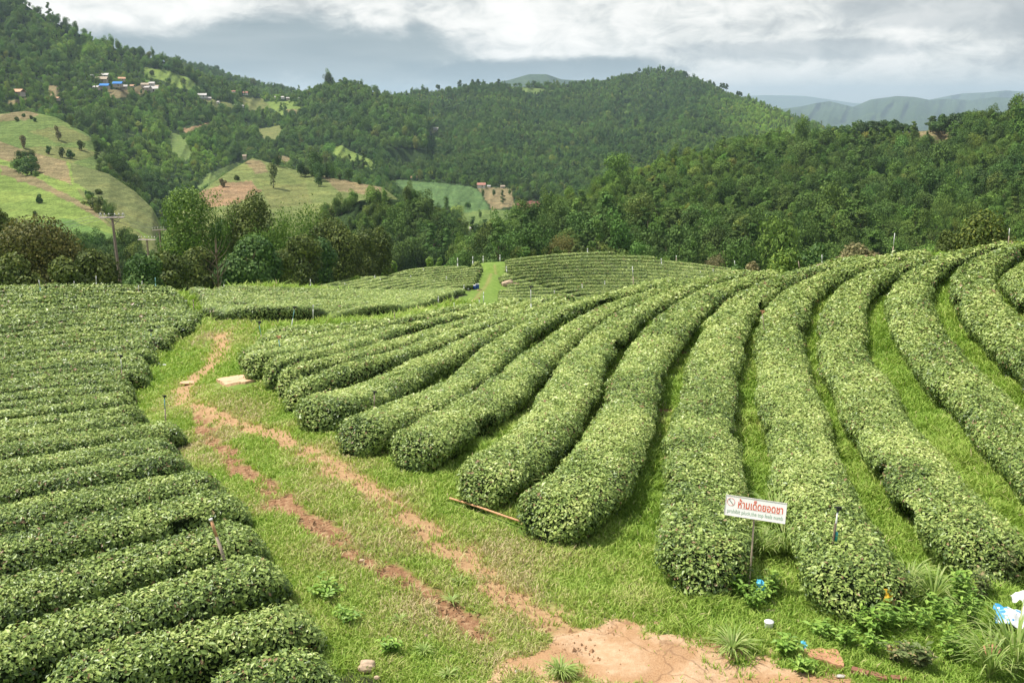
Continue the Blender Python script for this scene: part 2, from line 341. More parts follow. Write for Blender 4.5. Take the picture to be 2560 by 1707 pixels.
# ---------------------------------------------------------------- tea rows, traced on the ground
ROWS = []          # (field, label, photo polyline)
def row(field, label, pts): ROWS.append([field, label, np.array(pts, float)])
R_right = [
 [(652, 831), (740, 829), (830, 824), (900, 815), (960, 806)],
 [(630, 851), (676, 850), (740, 842), (791, 835), (850, 829), (941, 813), (1000, 801)],
 [(624, 888), (645, 880), (676, 870), (727, 858), (791, 847), (855, 836), (941, 819), (1002, 806), (1064, 790), (1125, 778), (1186, 764), (1240, 756), (1300, 748)],
 [(627, 908), (651, 899), (702, 887), (753, 876), (804, 863), (855, 851), (900, 842), (960, 829), (1020, 815)],
 [(664, 928), (727, 910), (791, 893), (855, 876), (880, 868), (941, 845), (1002, 826), (1064, 809), (1125, 794), (1186, 780), (1220, 773), (1274, 761), (1327, 749), (1380, 741), (1440, 732)],
 [(698, 952), (753, 935), (817, 919), (880, 901), (941, 878), (1002, 859), (1064, 841), (1125, 821), (1220, 792), (1274, 777), (1327, 763), (1380, 751), (1434, 738), (1488, 729), (1541, 717), (1595, 707), (1640, 701)],
 [(718, 985), (740, 974), (817, 953), (880, 933), (941, 911), (1002, 890), (1064, 865), (1125, 842), (1186, 822), (1220, 811), (1274, 792), (1327, 777), (1380, 763), (1434, 752)],
 [(793, 1034), (824, 1024), (926, 983), (1028, 936), (1094, 901), (1155, 870), (1220, 837), (1274, 813), (1327, 792), (1380, 776), (1434, 761), (1488, 749)],
 [(870, 1090), (892, 1082), (994, 1048), (1096, 1000), (1164, 956), (1220, 905), (1250, 873), (1309, 828), (1363, 796), (1434, 771), (1488, 755), (1541, 735), (1595, 722), (1640, 712), (1692, 702), (1738, 693), (1784, 686), (1830, 681)],
 [(1015, 1126), (1062, 1112), (1130, 1080), (1198, 1032), (1268, 974), (1336, 900), (1404, 845), (1472, 801), (1523, 773), (1574, 751), (1642, 732), (1692, 719), (1738, 705), (1784, 694), (1830, 687), (1885, 679)],
 [(1180, 1218), (1200, 1204), (1238, 1190), (1301, 1160), (1353, 1112), (1397, 1042), (1435, 954), (1465, 896), (1513, 838), (1567, 794), (1618, 762), (1693, 733), (1740, 717), (1790, 703), (1840, 692), (1900, 680)],
 [(1358, 1300), (1388, 1288), (1428, 1275), (1470, 1255), (1510, 1190), (1540, 1133), (1567, 1042), (1595, 954), (1615, 896), (1652, 838), (1690, 794), (1734, 760), (1771, 738), (1807, 720), (1853, 702), (1900, 690), (1950, 680)],
 [(1755, 1438), (1757, 1390), (1757, 1300), (1758, 1197), (1759, 1042), (1773, 954), (1788, 896), (1805, 838), (1824, 794), (1848, 760), (1879, 736), (1915, 715), (1964, 695), (2040, 674), (2110, 657), (2180, 642)],
 [(2163, 1505), (2148, 1470), (2105, 1385), (2065, 1300), (2030, 1220), (2000, 1120), (1978, 1022), (1955, 920), (1948, 852), (1954, 801), (1976, 750), (2012, 716), (2056, 694), (2103, 676), (2168, 658), (2253, 641), (2338, 628)],
 [(2494, 1420), (2438, 1360), (2370, 1280), (2296, 1197), (2222, 1095), (2178, 1022), (2122, 920), (2103, 852), (2099, 801), (2113, 750), (2137, 716), (2171, 692), (2215, 675), (2270, 658), (2338, 644), (2423, 630), (2500, 620)],
 [(3050, 1650), (2860, 1450), (2760, 1330), (2690, 1250), (2560, 1110), (2464, 1022), (2365, 920), (2305, 852), (2280, 801), (2270, 750), (2268, 716), (2280, 692), (2306, 672), (2350, 655), (2400, 638), (2460, 622), (2540, 610)],
 [(3350, 1550), (3080, 1320), (2860, 1130), (2700, 1000), (2605, 920), (2533, 852), (2486, 801), (2446, 750), (2427, 716), (2427, 692), (2436, 672), (2456, 650), (2500, 630), (2570, 614)],
 [(3500, 1330), (3150, 1120), (2900, 960), (2740, 860), (2640, 790), (2580, 740), (2552, 700), (2556, 670), (2585, 650), (2640, 632)],
]
ordn = ['first', 'second', 'third', 'fourth', 'fifth', 'sixth', 'seventh', 'eighth', 'ninth', 'tenth', 'eleventh', 'twelfth', 'thirteenth', 'fourteenth', 'fifteenth', 'sixteenth', 'seventeenth', 'eighteenth', 'nineteenth', 'twentieth'] + \
       ['twenty-' + o for o in ('first', 'second', 'third', 'fourth', 'fifth', 'sixth', 'seventh', 'eighth', 'ninth')] + ['thirtieth'] + ['thirty-' + o for o in ('first', 'second', 'third', 'fourth', 'fifth', 'sixth', 'seventh', 'eighth', 'ninth')]
special = {12: 'broad clipped tea hedge whose near end stands left of the white sign', 13: 'broad tea hedge right of the white sign, with a thin stake in it',
           11: 'clipped tea hedge ending above the lying bamboo pole, second row left of the sign', 10: 'clipped tea hedge whose round end stands just above the lying bamboo pole', 17: 'tea hedge on the far right edge, innermost row of the hillside'}
for i, p in enumerate(R_right):
    row('right', special.get(i, 'curved tea hedge on the right hillside, %s row from the grass path' % ordn[i]), p)
def zl(L): return [(x / 3.92, 690 + y / 3.92) for x, y in L]
def c3(L): return [(x / 2.2174, 1000 + y / 2.2174) for x, y in L]
Lf = [
 c3([(1100, 1600), (1300, 1570), (1600, 1530), (1900, 1490)]),
 c3([(200, 1640), (400, 1560), (700, 1480), (1000, 1405), (1300, 1330), (1600, 1255), (1790, 1215)]),
 c3([(0, 1440), (250, 1355), (500, 1275), (1000, 1095), (1400, 970), (1590, 935)]),
 c3([(0, 1125), (400, 1010), (800, 895), (1200, 790), (1470, 730)]),
 c3([(0, 875), (300, 805), (700, 702), (1100, 592), (1370, 552)]),
 c3([(0, 695), (200, 650), (600, 552), (1000, 457), (1235, 420)]),
 c3([(0, 530), (500, 432), (900, 342), (1055, 316)]),
 c3([(0, 420), (400, 345), (800, 255), (985, 236)]),
 c3([(0, 305), (400, 235), (800, 162), (1025, 140)]),
 c3([(0, 226), (500, 150), (780, 103)]),
 zl([(0, 1492), (530, 1418), (884, 1355), (1200, 1315), (1450, 1305)]),
 zl([(0, 1392), (600, 1295), (1000, 1240), (1262, 1215)]),
 zl([(0, 1305), (300, 1250), (700, 1190), (1100, 1155), (1335, 1160)]),
 zl([(0, 1218), (700, 1110), (1100, 1070), (1325, 1075)]),
 zl([(0, 1135), (400, 1085), (700, 1042), (1100, 1005), (1310, 1000)]),
 zl([(0, 1070), (400, 1015), (900, 955), (1300, 930), (1458, 935)]),
 zl([(0, 1008), (400, 958), (900, 900), (1300, 860), (1482, 865)]),
 zl([(0, 955), (300, 920), (800, 850), (1200, 802), (1462, 792)]),
 zl([(0, 895), (400, 840), (800, 790), (1200, 742), (1400, 735), (1545, 745)]),
 zl([(0, 822), (400, 772), (800, 722), (1200, 682), (1400, 675), (1500, 690)]),
 zl([(0, 767), (400, 720), (900, 662), (1400, 612), (1660, 615)]),
 zl([(0, 715), (400, 670), (900, 612), (1400, 565), (1655, 568)]),
 zl([(0, 655), (400, 612), (1000, 552), (1500, 515), (1735, 528)]),
 zl([(0, 595), (400, 552), (1000, 495), (1500, 465), (1862, 462)]),
 zl([(0, 540), (400, 492), (1000, 445), (1500, 415), (1932, 405)]),
 zl([(0, 488), (400, 445), (1000, 400), (1500, 375), (1988, 362)])]
n_up = 9
for j in range(1, n_up + 1):
    t = j / (n_up + .4)
    a = Lf[25]; ys = [488 + (100 - 488) * t, 445 + (92 - 445) * t, 400 + (90 - 400) * t, 375 + (98 - 375) * t, 362 + (120 - 362) * t]
    xe = [1900, 1890, 1880, 1845, 1850, 1840, 1810, 1780, 1750][j - 1]
    Lf.append(zl([(0, ys[0]), (400, ys[1]), (1000, ys[2]), (1500, ys[3]), (xe, ys[4])]))
for i, p in enumerate(Lf):
    p = np.array(p, float)
    if i > 1:   # the rows run on past the left edge of the photograph
        d = p[0] - p[1]; d /= np.abs(d[0]) + 1e-6; p = np.vstack([p[0] + d * 170, p])
    lab = {0: 'clipped tea hedge at the bottom edge of the photo, lowest row on the left', 2: 'clipped tea hedge in front of the leaning stake, left field', 3: 'clipped tea hedge just behind the leaning stake, left field'}.get(i, 'straight tea hedge, left field, %s row up from the bottom' % ordn[i])
    row('left', lab, p)
def z2(x, y): return (450 + x / 2.94, 640 + y / 2.94)
for j in range(16):      # middle patch
    t = (j + .25) / 16
    top = [(95, 245), (400, 240), (800, 256), (1300, 263), (1700, 249), (2060, 246)]
    bot = [(190, 392), (450, 420), (800, 420), (1300, 411), (1700, 376), (2090, 262)]
    sh = (0, 0, 0, 0, 0, 0)
    x_end = 2085 - 60 * max(0, t - .25) - (420 * max(0, t - .45) if t > .45 else 0)
    pts = [z2(a[0] + (b[0] - a[0]) * t, a[1] + (b[1] - a[1]) * t ** (1.25 if k < 2 else 1.0)) for k, (a, b) in enumerate(zip(top, bot))]
    x_cut = z2(x_end, 0)[0]; pts = [q for q in pts if q[0] < x_cut - 20]
    yy = np.interp(x_cut, [z2(a[0] + (b[0] - a[0]) * t, 0)[0] for a, b in zip(top, bot)], [z2(0, a[1] + (b[1] - a[1]) * t)[1] for a, b in zip(top, bot)])
    row('middle', 'low tea hedge left of the blue barrels, %s row from the front' % ordn[15 - j], pts + [(x_cut, yy)])
for j in range(11):      # rising wedge of rows left of the trail
    t = (j + .3) / 11
    xs = 780 + 1230 * t ** 1.1; re = (2212 - 95 * max(0, t - .45), 36 + 190 * t)
    mid = ((xs + re[0]) / 2 - 60 * t, (246 + re[1]) / 2 - 26 * (1 - t) - 4)
    if j == 0: pts = [z2(*q) for q in ((770, 241), (1100, 186), (1600, 100), (2000, 54), (2190, 38))]
    else: pts = [z2(xs, 246 - 5 * (1 - t)), z2(*mid), z2(*re)]
    row('wedge', 'tea hedge on the slope left of the trail, %s row below its crest' % ordn[j], pts)
crX = [1240, 1262, 1300, 1400, 1480, 1530, 1600, 1700, 1800, 1850]; crY = [652, 650, 642, 634, 629, 629, 636, 652, 668, 675]
for j in range(15):      # patch behind, right of the trail
    xl = 1264 - [0, 0, 2, 2, -2, 0, 10, 12, 0, -6, -4, 16, 16, 14, 14][j]
    P = [(xl, 653 + 6.9 * j), (1330, 643 + 7.5 * j), (1434, 634 + 8.1 * j), (1540, 632 + 8.2 * j), (1640, 636 + 8.0 * j), (1730, 645 + 7.7 * j), (1790, 652 + 7.4 * j), (1860, 664 + 7.0 * j)]
    P = [q for q in P if q[1] > np.interp(q[0], crX, crY) + 1.5]
    row('back', 'tea hedge on the mound right of the trail, %s row below its crest' % ordn[j], P)

HEDGES = []
for f, lab, p in ROWS:
    p = smoothline(p, 2)
    P, ok = hit(p[:, 0], p[:, 1], 0.5, y0={'wedge': 90, 'back': 140}.get(f, 5), strict=True)
    if f in ('left', 'right'): P, ok = hit(p[:, 0], p[:, 1], (0.5 + .14 * np.clip((P[:, 1] - 18) / 18, 0, 1))[:, None], y0=5, strict=True)
    if f == 'right': # tops that dip behind the crest
        keep = np.r_[True, np.cumsum(~ok)[1:] < 6]; P = P[keep]
    # drop jumps across a crest
    d = np.linalg.norm(np.diff(P[:, :2], axis=0), axis=1); lim = 9 if f in ('right', 'left') else 30
    j = np.where(d > lim)[0]
    if len(j): P = P[:j[0] + 1] if f in ('right', 'left') else P
    if len(P) < 3: continue
    q = resample(P[:, :2], 0.5)
    k = 5 if f in ('left', 'right') else 7
    if len(q) > 2 * k:
        ker = np.ones(2 * k + 1) / (2 * k + 1); qp = np.pad(q, ((k, k), (0, 0)), mode='reflect', reflect_type='odd')
        q = np.stack([np.convolve(qp[:, c], ker, 'valid') for c in (0, 1)], -1)
    q = resample(q, 0.25 if q[:, 1].min() < 55 else 0.5)
    HEDGES.append([f, lab, q])
for i, (f, lab, q) in enumerate(HEDGES):
    oth = np.vstack([r[2] for j, r in enumerate(HEDGES) if j != i and r[0] == f])
    sp = np.array([np.hypot(oth[:, 0] - a, oth[:, 1] - b).min() for a, b in q[::4]])
    sp = np.interp(np.arange(len(q)), np.arange(0, len(q), 4), sp)
    lo, hi = {'left': (.36, .64), 'right': (.34, .80), 'middle': (.40, .62), 'wedge': (.40, .66), 'back': (.45, .72)}[f]
    hw = np.clip({'left': .385, 'right': .425}.get(f, .38) * sp, lo, hi); k = 9
    if len(hw) > 2 * k + 1: hw = np.convolve(np.pad(hw, k, mode='edge'), np.ones(2 * k + 1) / (2 * k + 1), 'valid')
    HEDGES[i].append(hw)

# cross-section of a clipped hedge
ph = np.linspace(0, np.pi, 61)
cx = np.sign(np.cos(ph)) * np.abs(np.cos(ph)) ** 0.56; cz = np.abs(np.sin(ph)) ** 0.46
cx = cx * (0.66 + 0.34 * np.minimum(1, cz / 0.6))
def prof_at(u):      # u in 0..1 along the outline
    return np.interp(u, PU, cx), np.interp(u, PU, cz)
seg = np.hypot(np.diff(cx) * .68, np.diff(cz) * .75); PU = np.r_[0, np.cumsum(seg)]; PLEN = PU[-1]; PU = PU / PLEN
CAMP = np.array([0, 0, CAMZ])
def hedge_mesh(idx, name, q, hw, H, field):
    n = len(q); s = np.r_[0, np.cumsum(np.hypot(*np.diff(q, axis=0).T))]; Ltot = s[-1]
    T = np.gradient(q, axis=0); T /= np.linalg.norm(T, axis=1)[:, None] + 1e-9; Nn = np.stack([T[:, 1], -T[:, 0]], -1)
    base = Tz(q[:, 0], q[:, 1])
    def shape(sv, u, scale=1.0, rough=1.0):
        x, z = prof_at(u); e = np.minimum(sv, Ltot - sv); c = 0.6
        k = np.clip(1 - e / c, 0, 1); ew = np.sqrt(np.maximum(1 - k * k, 0.0)); eh = np.maximum(1 - k ** 3 * .75, 0)
        w = np.interp(sv, s, hw); 
        low = fbm(sv * .35 + idx * 13.1, np.full_like(sv, idx * 3.3), 5, 3)
        bump = fbm(sv * 1.7 + idx * 7.7, u * 6.0 + idx, 9, 3)
        fld = {'right': 1.0, 'left': .8}.get(field, .15); r = 1 + rough * fld * (0.24 * (bump - .5) + .30 * (low - .5)); dent = fbm(sv * .9 + idx * 3.7, u * 2.2 + 40, 31, 2)
        r = r - np.where(dent > .68, (dent - .68) * 2.2, 0) * fld * (z < .9)
        hh = H * (1 + .16 * fld * (low - .5)) * (1 + .08 * fld * (bump - .5))
        lat = x * w * r * ew * scale + (fbm(sv * .55 + idx * 9.1, np.full_like(sv, 3.3), 15, 2) - .5) * .22 * fld; up = z * hh * eh * scale * (1 - k * 0.12)
        cxn = np.interp(sv, s, q[:, 0]); cyn = np.interp(sv, s, q[:, 1])
        nx = np.interp(sv, s, Nn[:, 0]); ny = np.interp(sv, s, Nn[:, 1]); tx = np.interp(sv, s, T[:, 0]); ty = np.interp(sv, s, T[:, 1])
        P = np.stack([cxn + nx * lat, cyn + ny * lat, Tz(cxn + nx * lat, cyn + ny * lat) * .5 + np.interp(sv, s, base) * .5 + up - 0.02], -1)
        # outward normal
        g = 1e-2; x2, z2_ = prof_at(np.clip(u + g, 0, 1)); x1, z1_ = prof_at(np.clip(u - g, 0, 1))
        du, dz = (x2 - x1) * w, (z2_ - z1_) * H; L = np.hypot(du, dz) + 1e-9; nl, nz = -dz / L * -1, du / L * -1
        nl, nz = dz / L, -du / L
        sgn = np.where(sv < Ltot / 2, -1, 1) * k
        N3 = np.stack([nx * nl + tx * sgn, ny * nl + ty * sgn, nz], -1); N3 /= np.linalg.norm(N3, axis=1)[:, None] + 1e-9
        return P, N3
    # inner body
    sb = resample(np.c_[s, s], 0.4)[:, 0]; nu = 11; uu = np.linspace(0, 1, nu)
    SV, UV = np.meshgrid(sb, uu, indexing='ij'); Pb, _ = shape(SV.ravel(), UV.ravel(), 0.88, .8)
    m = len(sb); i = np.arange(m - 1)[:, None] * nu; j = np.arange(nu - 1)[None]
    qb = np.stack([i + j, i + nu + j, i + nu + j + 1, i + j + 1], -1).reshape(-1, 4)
    # leaves
    dist = np.hypot(q[:, 0], q[:, 1]); vis = np.abs(q[:, 0]) < (0.545 * q[:, 1] + 3.0)
    LC = {'left': .0025, 'right': .0027, 'middle': .0018}.get(field, .00115)
    Lz = np.maximum(0.064, dist * LC); kap = np.where(dist < 60, 1.7, 1.5)
    per = (PLEN / .68) * hw; dens = kap * per / (0.27 * Lz ** 2) * np.where(vis, 1, .38)
    cum = np.r_[0, np.cumsum((dens[1:] + dens[:-1]) / 2 * np.diff(s))]; N = int(cum[-1])
    r = np.random.default_rng(100 + idx); sv = np.interp(r.random(N) * cum[-1], cum, s); u = r.random(N)
    P, N3 = shape(sv, u)
    tc_ = CAMP - P; dd = np.linalg.norm(tc_, axis=1); fac = (N3 * tc_).sum(1) / dd
    keep = r.random(N) < np.clip(.22 + 1.6 * (fac + .25), .2, 1); P, N3, dd, u, sv = P[keep], N3[keep], dd[keep], u[keep], sv[keep]; N = len(P)
    P = P + N3 * (r.random(N)[:, None] ** 1.5 * 0.12 - 0.065)
    sh_ = (r.random(N) < .02) & (N3[:, 2] > .6); P = P + np.where(sh_, r.uniform(.04, .13, N), 0)[:, None] * np.array([0, 0, 1.])
    size = np.maximum(0.064, dd * LC) * r.uniform(.5, 1.5, N) * np.where(r.random(N) < .04, 1.6, 1)
    Nl = N3 + r.normal(0, .42 if field in ('left', 'right') else .25, (N, 3)) + np.array([0, 0, .25]); Nl /= np.linalg.norm(Nl, axis=1)[:, None]
    A = np.cross(Nl, r.normal(0, 1, (N, 3))); A /= np.linalg.norm(A, axis=1)[:, None] + 1e-9
    A = A + N3 * .35 * r.random(N)[:, None]; A /= np.linalg.norm(A, axis=1)[:, None]; B = np.cross(Nl, A)
    hl = size[:, None] * .5; wl = size[:, None] * .27
    V = np.stack([P - A * hl, P + B * wl + Nl * wl * .35, P + A * hl, P - B * wl + Nl * wl * .35], 1).reshape(-1, 3)
    # leaf age: soft patches along the row, new shoots above; shade painted into sides
    age = r.random(N); pat = fbm(sv * .5 + idx * 5, u * 3 + idx, 77, 3)
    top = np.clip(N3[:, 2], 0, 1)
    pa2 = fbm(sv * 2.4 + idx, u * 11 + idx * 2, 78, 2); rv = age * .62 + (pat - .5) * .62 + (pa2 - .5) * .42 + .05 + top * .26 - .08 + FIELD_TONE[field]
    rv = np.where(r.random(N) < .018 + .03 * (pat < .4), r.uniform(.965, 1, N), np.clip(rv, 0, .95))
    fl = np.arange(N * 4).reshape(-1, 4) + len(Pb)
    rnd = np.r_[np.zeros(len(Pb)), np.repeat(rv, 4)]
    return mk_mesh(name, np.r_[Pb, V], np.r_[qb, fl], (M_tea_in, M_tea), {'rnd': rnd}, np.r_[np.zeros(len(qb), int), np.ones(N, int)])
FIELD_TONE = {'right': .11, 'left': .02, 'middle': .08, 'wedge': .12, 'back': .10}
GROUPS = {'right': 'curved tea hedges on the right hillside', 'left': 'straight tea hedges of the left field', 'middle': 'tea hedges of the middle patch', 'wedge': 'tea hedges on the slope left of the trail', 'back': 'tea hedges on the far mound'}
nleaf = 0
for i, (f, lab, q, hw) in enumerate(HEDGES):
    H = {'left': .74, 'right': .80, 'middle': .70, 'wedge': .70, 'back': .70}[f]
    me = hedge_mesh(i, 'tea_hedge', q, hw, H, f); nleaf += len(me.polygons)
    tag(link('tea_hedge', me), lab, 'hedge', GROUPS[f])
print('hedges', len(HEDGES), 'faces', nleaf)

# ---------------------------------------------------------------- near ground sheet
BED = np.zeros((1400, 2400), np.uint8)      # bare soil with painted-in shade between the close-set rows, 0.1 m cells
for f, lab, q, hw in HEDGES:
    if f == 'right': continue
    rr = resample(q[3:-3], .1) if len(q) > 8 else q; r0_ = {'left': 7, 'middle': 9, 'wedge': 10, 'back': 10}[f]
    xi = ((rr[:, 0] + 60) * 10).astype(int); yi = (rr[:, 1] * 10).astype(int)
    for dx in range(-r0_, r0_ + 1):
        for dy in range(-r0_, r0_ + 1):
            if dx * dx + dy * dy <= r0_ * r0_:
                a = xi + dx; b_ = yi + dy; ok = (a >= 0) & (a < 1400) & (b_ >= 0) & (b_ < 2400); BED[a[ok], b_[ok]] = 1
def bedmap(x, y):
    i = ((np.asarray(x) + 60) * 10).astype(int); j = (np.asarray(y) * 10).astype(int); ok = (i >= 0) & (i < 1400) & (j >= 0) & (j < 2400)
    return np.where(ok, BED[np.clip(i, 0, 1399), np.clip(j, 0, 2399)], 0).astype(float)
def axis(fine0, fine1, fs, lo, hi, g):
    a = list(np.arange(fine0, fine1 + 1e-6, fs)); st = fs
    while a[-1] < hi: st *= g; a.append(a[-1] + st)
    b = [fine0]; st = fs
    while b[-1] > lo: st *= g; b.append(b[-1] - st)
    return np.array(b[:0:-1] + a)
ax = axis(-13, 13, .11, -116, 126, 1.022); ay = axis(9, 34, .11, -18, 288, 1.018)
AX, AY = np.meshgrid(ax, ay, indexing='ij'); X = AX.ravel(); Yv = AY.ravel(); Zt = Tz(X, Yv)
def soilmask(x, y):
    n = fbm(x * 1.1, y * 1.1, 3, 4); n2 = fbm(x * 3.1, y * 3.1, 13, 3)
    da = segdist(x, y, RUT_A); a = np.clip(1.35 - da / (.30 + .35 * (n2 - .5)), 0, 1) * np.clip(.82 + (n2 - .45) * 3.0, .55, 1)
    db = segdist(x, y, RUT_B); b = np.clip(1.25 - db / (.52 + .5 * (n - .5)), 0, 1) * np.clip(.80 + (n2 - .45) * 2.2, .5, 1); b = np.maximum(b, np.clip(1 - db / 1.5, 0, 1) * np.clip((n2 - .42) * 3, 0, 1) * .6); m_ = np.clip(1.1 - np.maximum(da, db) / 2.2, 0, 1) * np.clip((n2 - .48) * 3, 0, 1) * .45; b = np.maximum(b, m_)
    e = np.clip(1 - segdist(x, y, TRAIL) / (.8 + .6 * (n - .5)), 0, 1) * .4
    rk = np.mean([pip(x + (n - .5) * 1.8 + ox, y + (n2 - .5) * 1.6 + oy, ROCK) for ox, oy in ((0, 0), (.18, 0), (-.18, 0), (0, .18), (0, -.18), (.3, .3), (-.3, -.3))], axis=0) * np.clip(1.25 - np.clip((n - .52) * 6, 0, 1) * .9, 0, 1)
    red = np.zeros(np.shape(x))
    for p, r_ in REDS: red = np.maximum(red, np.clip(1.3 - np.hypot(x - p[0], y - p[1]) / (r_ * (.8 + n)), 0, 1))
    near = np.clip(1 - segdist(x, y, RUT_B) / 1.7, 0, 1)
    return np.maximum(a * .95, red), np.clip(b * .95 + e, 0, 1), rk, near
sA, sB, sR, dry = soilmask(X, Yv)
Zt = Zt + (fbm(X * .9, Yv * .9, 21, 3) - .5) * .10 * (Yv > 6) - sA * .05 - sB * .03 + np.maximum(sR, 0) * .03 * (fbm(X * 2, Yv * 2, 4, 3) - .3) * 3
n1, n2 = len(ax), len(ay); i = np.arange(n1 - 1)[:, None] * n2; j = np.arange(n2 - 1)[None]
qf = np.stack([i + j, i + n2 + j, i + n2 + j + 1, i + j + 1], -1).reshape(-1, 4)
m, t = mat('meadow_and_earth')
g = t.new('ShaderNodeTexCoord').outputs['Object']
def att(nm): return t.new('ShaderNodeAttribute', attribute_name=nm).outputs['Fac']
nA = t.noise(g, 1.3, 6, .6); nB = t.noise(g, 9.0, 5, .65); nC = t.noise(g, 40.0, 4, .7)
grass_c = t.ramp(t.math('ADD', t.math('MULTIPLY', nA, .5), t.math('MULTIPLY', nC, .5)), [(.3, (.085, .15, .022)), (.5, (.16, .25, .045)), (.7, (.26, .33, .08))])
c = t.mix(t.math('MULTIPLY', att('bed'), .92), grass_c, t.ramp(nB, [(.3, (.022, .026, .012)), (.7, (.055, .055, .028))]))  # soil colour in the row gaps is darkened to carry their shade
grass_c = c; dry_c = t.ramp(nB, [(.3, (.26, .25, .08)), (.7, (.42, .36, .16))])
c = t.mix(t.math('MULTIPLY', att('dry'), t.smooth(nA, .35, .62)), grass_c, dry_c)
red_c = t.ramp(nB, [(.3, (.17, .085, .045)), (.48, (.28, .15, .08)), (.6, (.38, .24, .13)), (.75, (.50, .35, .22))])
tan_c = t.ramp(nB, [(.3, (.34, .20, .10)), (.6, (.46, .30, .16)), (.8, (.52, .38, .22))])
rock_c = t.mix(t.smooth(nA, .45, .6), t.ramp(nB, [(.3, (.46, .29, .16)), (.7, (.62, .43, .27))]), t.ramp(nC, [(.3, (.36, .20, .10)), (.7, (.52, .33, .18))]))
rock_plain = rock_c
cr = t.new('ShaderNodeTexVoronoi', feature='DISTANCE_TO_EDGE', inp={'Scale': .9, 'Vector': t.mix(.35, g, t.new('ShaderNodeTexNoise', inp={'Scale': 2.0, 'Vector': g}).outputs[1])}).outputs['Distance']
rock_c = t.mix(t.math('SUBTRACT', 1.0, t.smooth(cr, 0.0, .012)), rock_c, (.16, .09, .05))
nE = t.noise(g, 16.0, 6, .75)
edge = lambda a, lo, hi: t.smooth(t.math('ADD', a, t.math('MULTIPLY', t.math('SUBTRACT', t.math('ADD', t.math('MULTIPLY', nC, .5), t.math('MULTIPLY', nE, .5)), .5), 1.6)), lo, hi)
c = t.mix(edge(att('soilB'), .12, .75), c, tan_c); c = t.mix(edge(att('soilA'), .2, .75), c, red_c)
rock_c = t.mix(.55, rock_c, rock_plain)
c = t.mix(edge(att('rock'), .35, .6), c, rock_c)
b = t.new('ShaderNodeBsdfPrincipled', inp={'Base Color': c, 'Roughness': .92, 'Specular IOR Level': .12})
t.l.new(t.new('ShaderNodeBump', inp={'Strength': .6, 'Distance': .05, 'Height': t.math('ADD', nB, nC)}).outputs[0], b.inputs['Normal'])
finish(t, b.outputs[0]); M_ground = m
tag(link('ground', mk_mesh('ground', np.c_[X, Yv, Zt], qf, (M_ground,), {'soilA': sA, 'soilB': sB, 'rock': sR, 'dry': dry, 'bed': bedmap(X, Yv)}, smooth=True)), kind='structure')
def ground_z(x, y): return Tz(x, y) + (fbm(np.asarray(x) * .9, np.asarray(y) * .9, 21, 3) - .5) * .10

# ---------------------------------------------------------------- grass
def near_hedge_(x, y):
    """distance to hedge centre lines, coarse grid"""
    return HG[np.clip(((x + 60) * 4).astype(int), 0, HG.shape[0] - 1), np.clip((y * 4).astype(int), 0, HG.shape[1] - 1)]
def near_hedge(x, y):
    x = np.asarray(x); y = np.asarray(y); i = ((x + 60) * 4).astype(int); j = (y * 4).astype(int); ok = (i >= 0) & (i < 520) & (j >= 0) & (j < 520)
    return np.where(ok, HG[np.clip(i, 0, 519), np.clip(j, 0, 519)], 0)
HG = np.zeros((520, 520), np.float32)
for f, lab, q, hw in HEDGES:
    q = q[2:-2]; hw = hw[2:-2]
    xi = ((q[:, 0] + 60) * 4).astype(int); yi = (q[:, 1] * 4).astype(int)
    for dx in range(-3, 4):
        for dy in range(-3, 4):
            ok = (dx * dx + dy * dy) <= (hw * 4 * .62) ** 2
            a = np.clip(xi + dx, 0, 519); b_ = np.clip(yi + dy, 0, 519); HG[a[ok], b_[ok]] = 1
SLABP = gpts([(534, 962), (560, 944), (600, 939), (644, 935), (658, 951), (640, 966), (612, 972), (590, 976), (570, 976)]); POLEP = gpts([(1125, 1256), (1304, 1324)])
POLEP = np.vstack([POLEP, POLEP[-1:] + [.02, -.3]])
def blades(N, xr, yr, seed, hmin, hmax, wmin, tall=False):
    r = np.random.default_rng(seed); y = np.sqrt(r.uniform(yr[0] ** 2, yr[1] ** 2, N)); x = r.uniform(-1, 1, N) * (0.56 * y + 1.2)
    return x, y
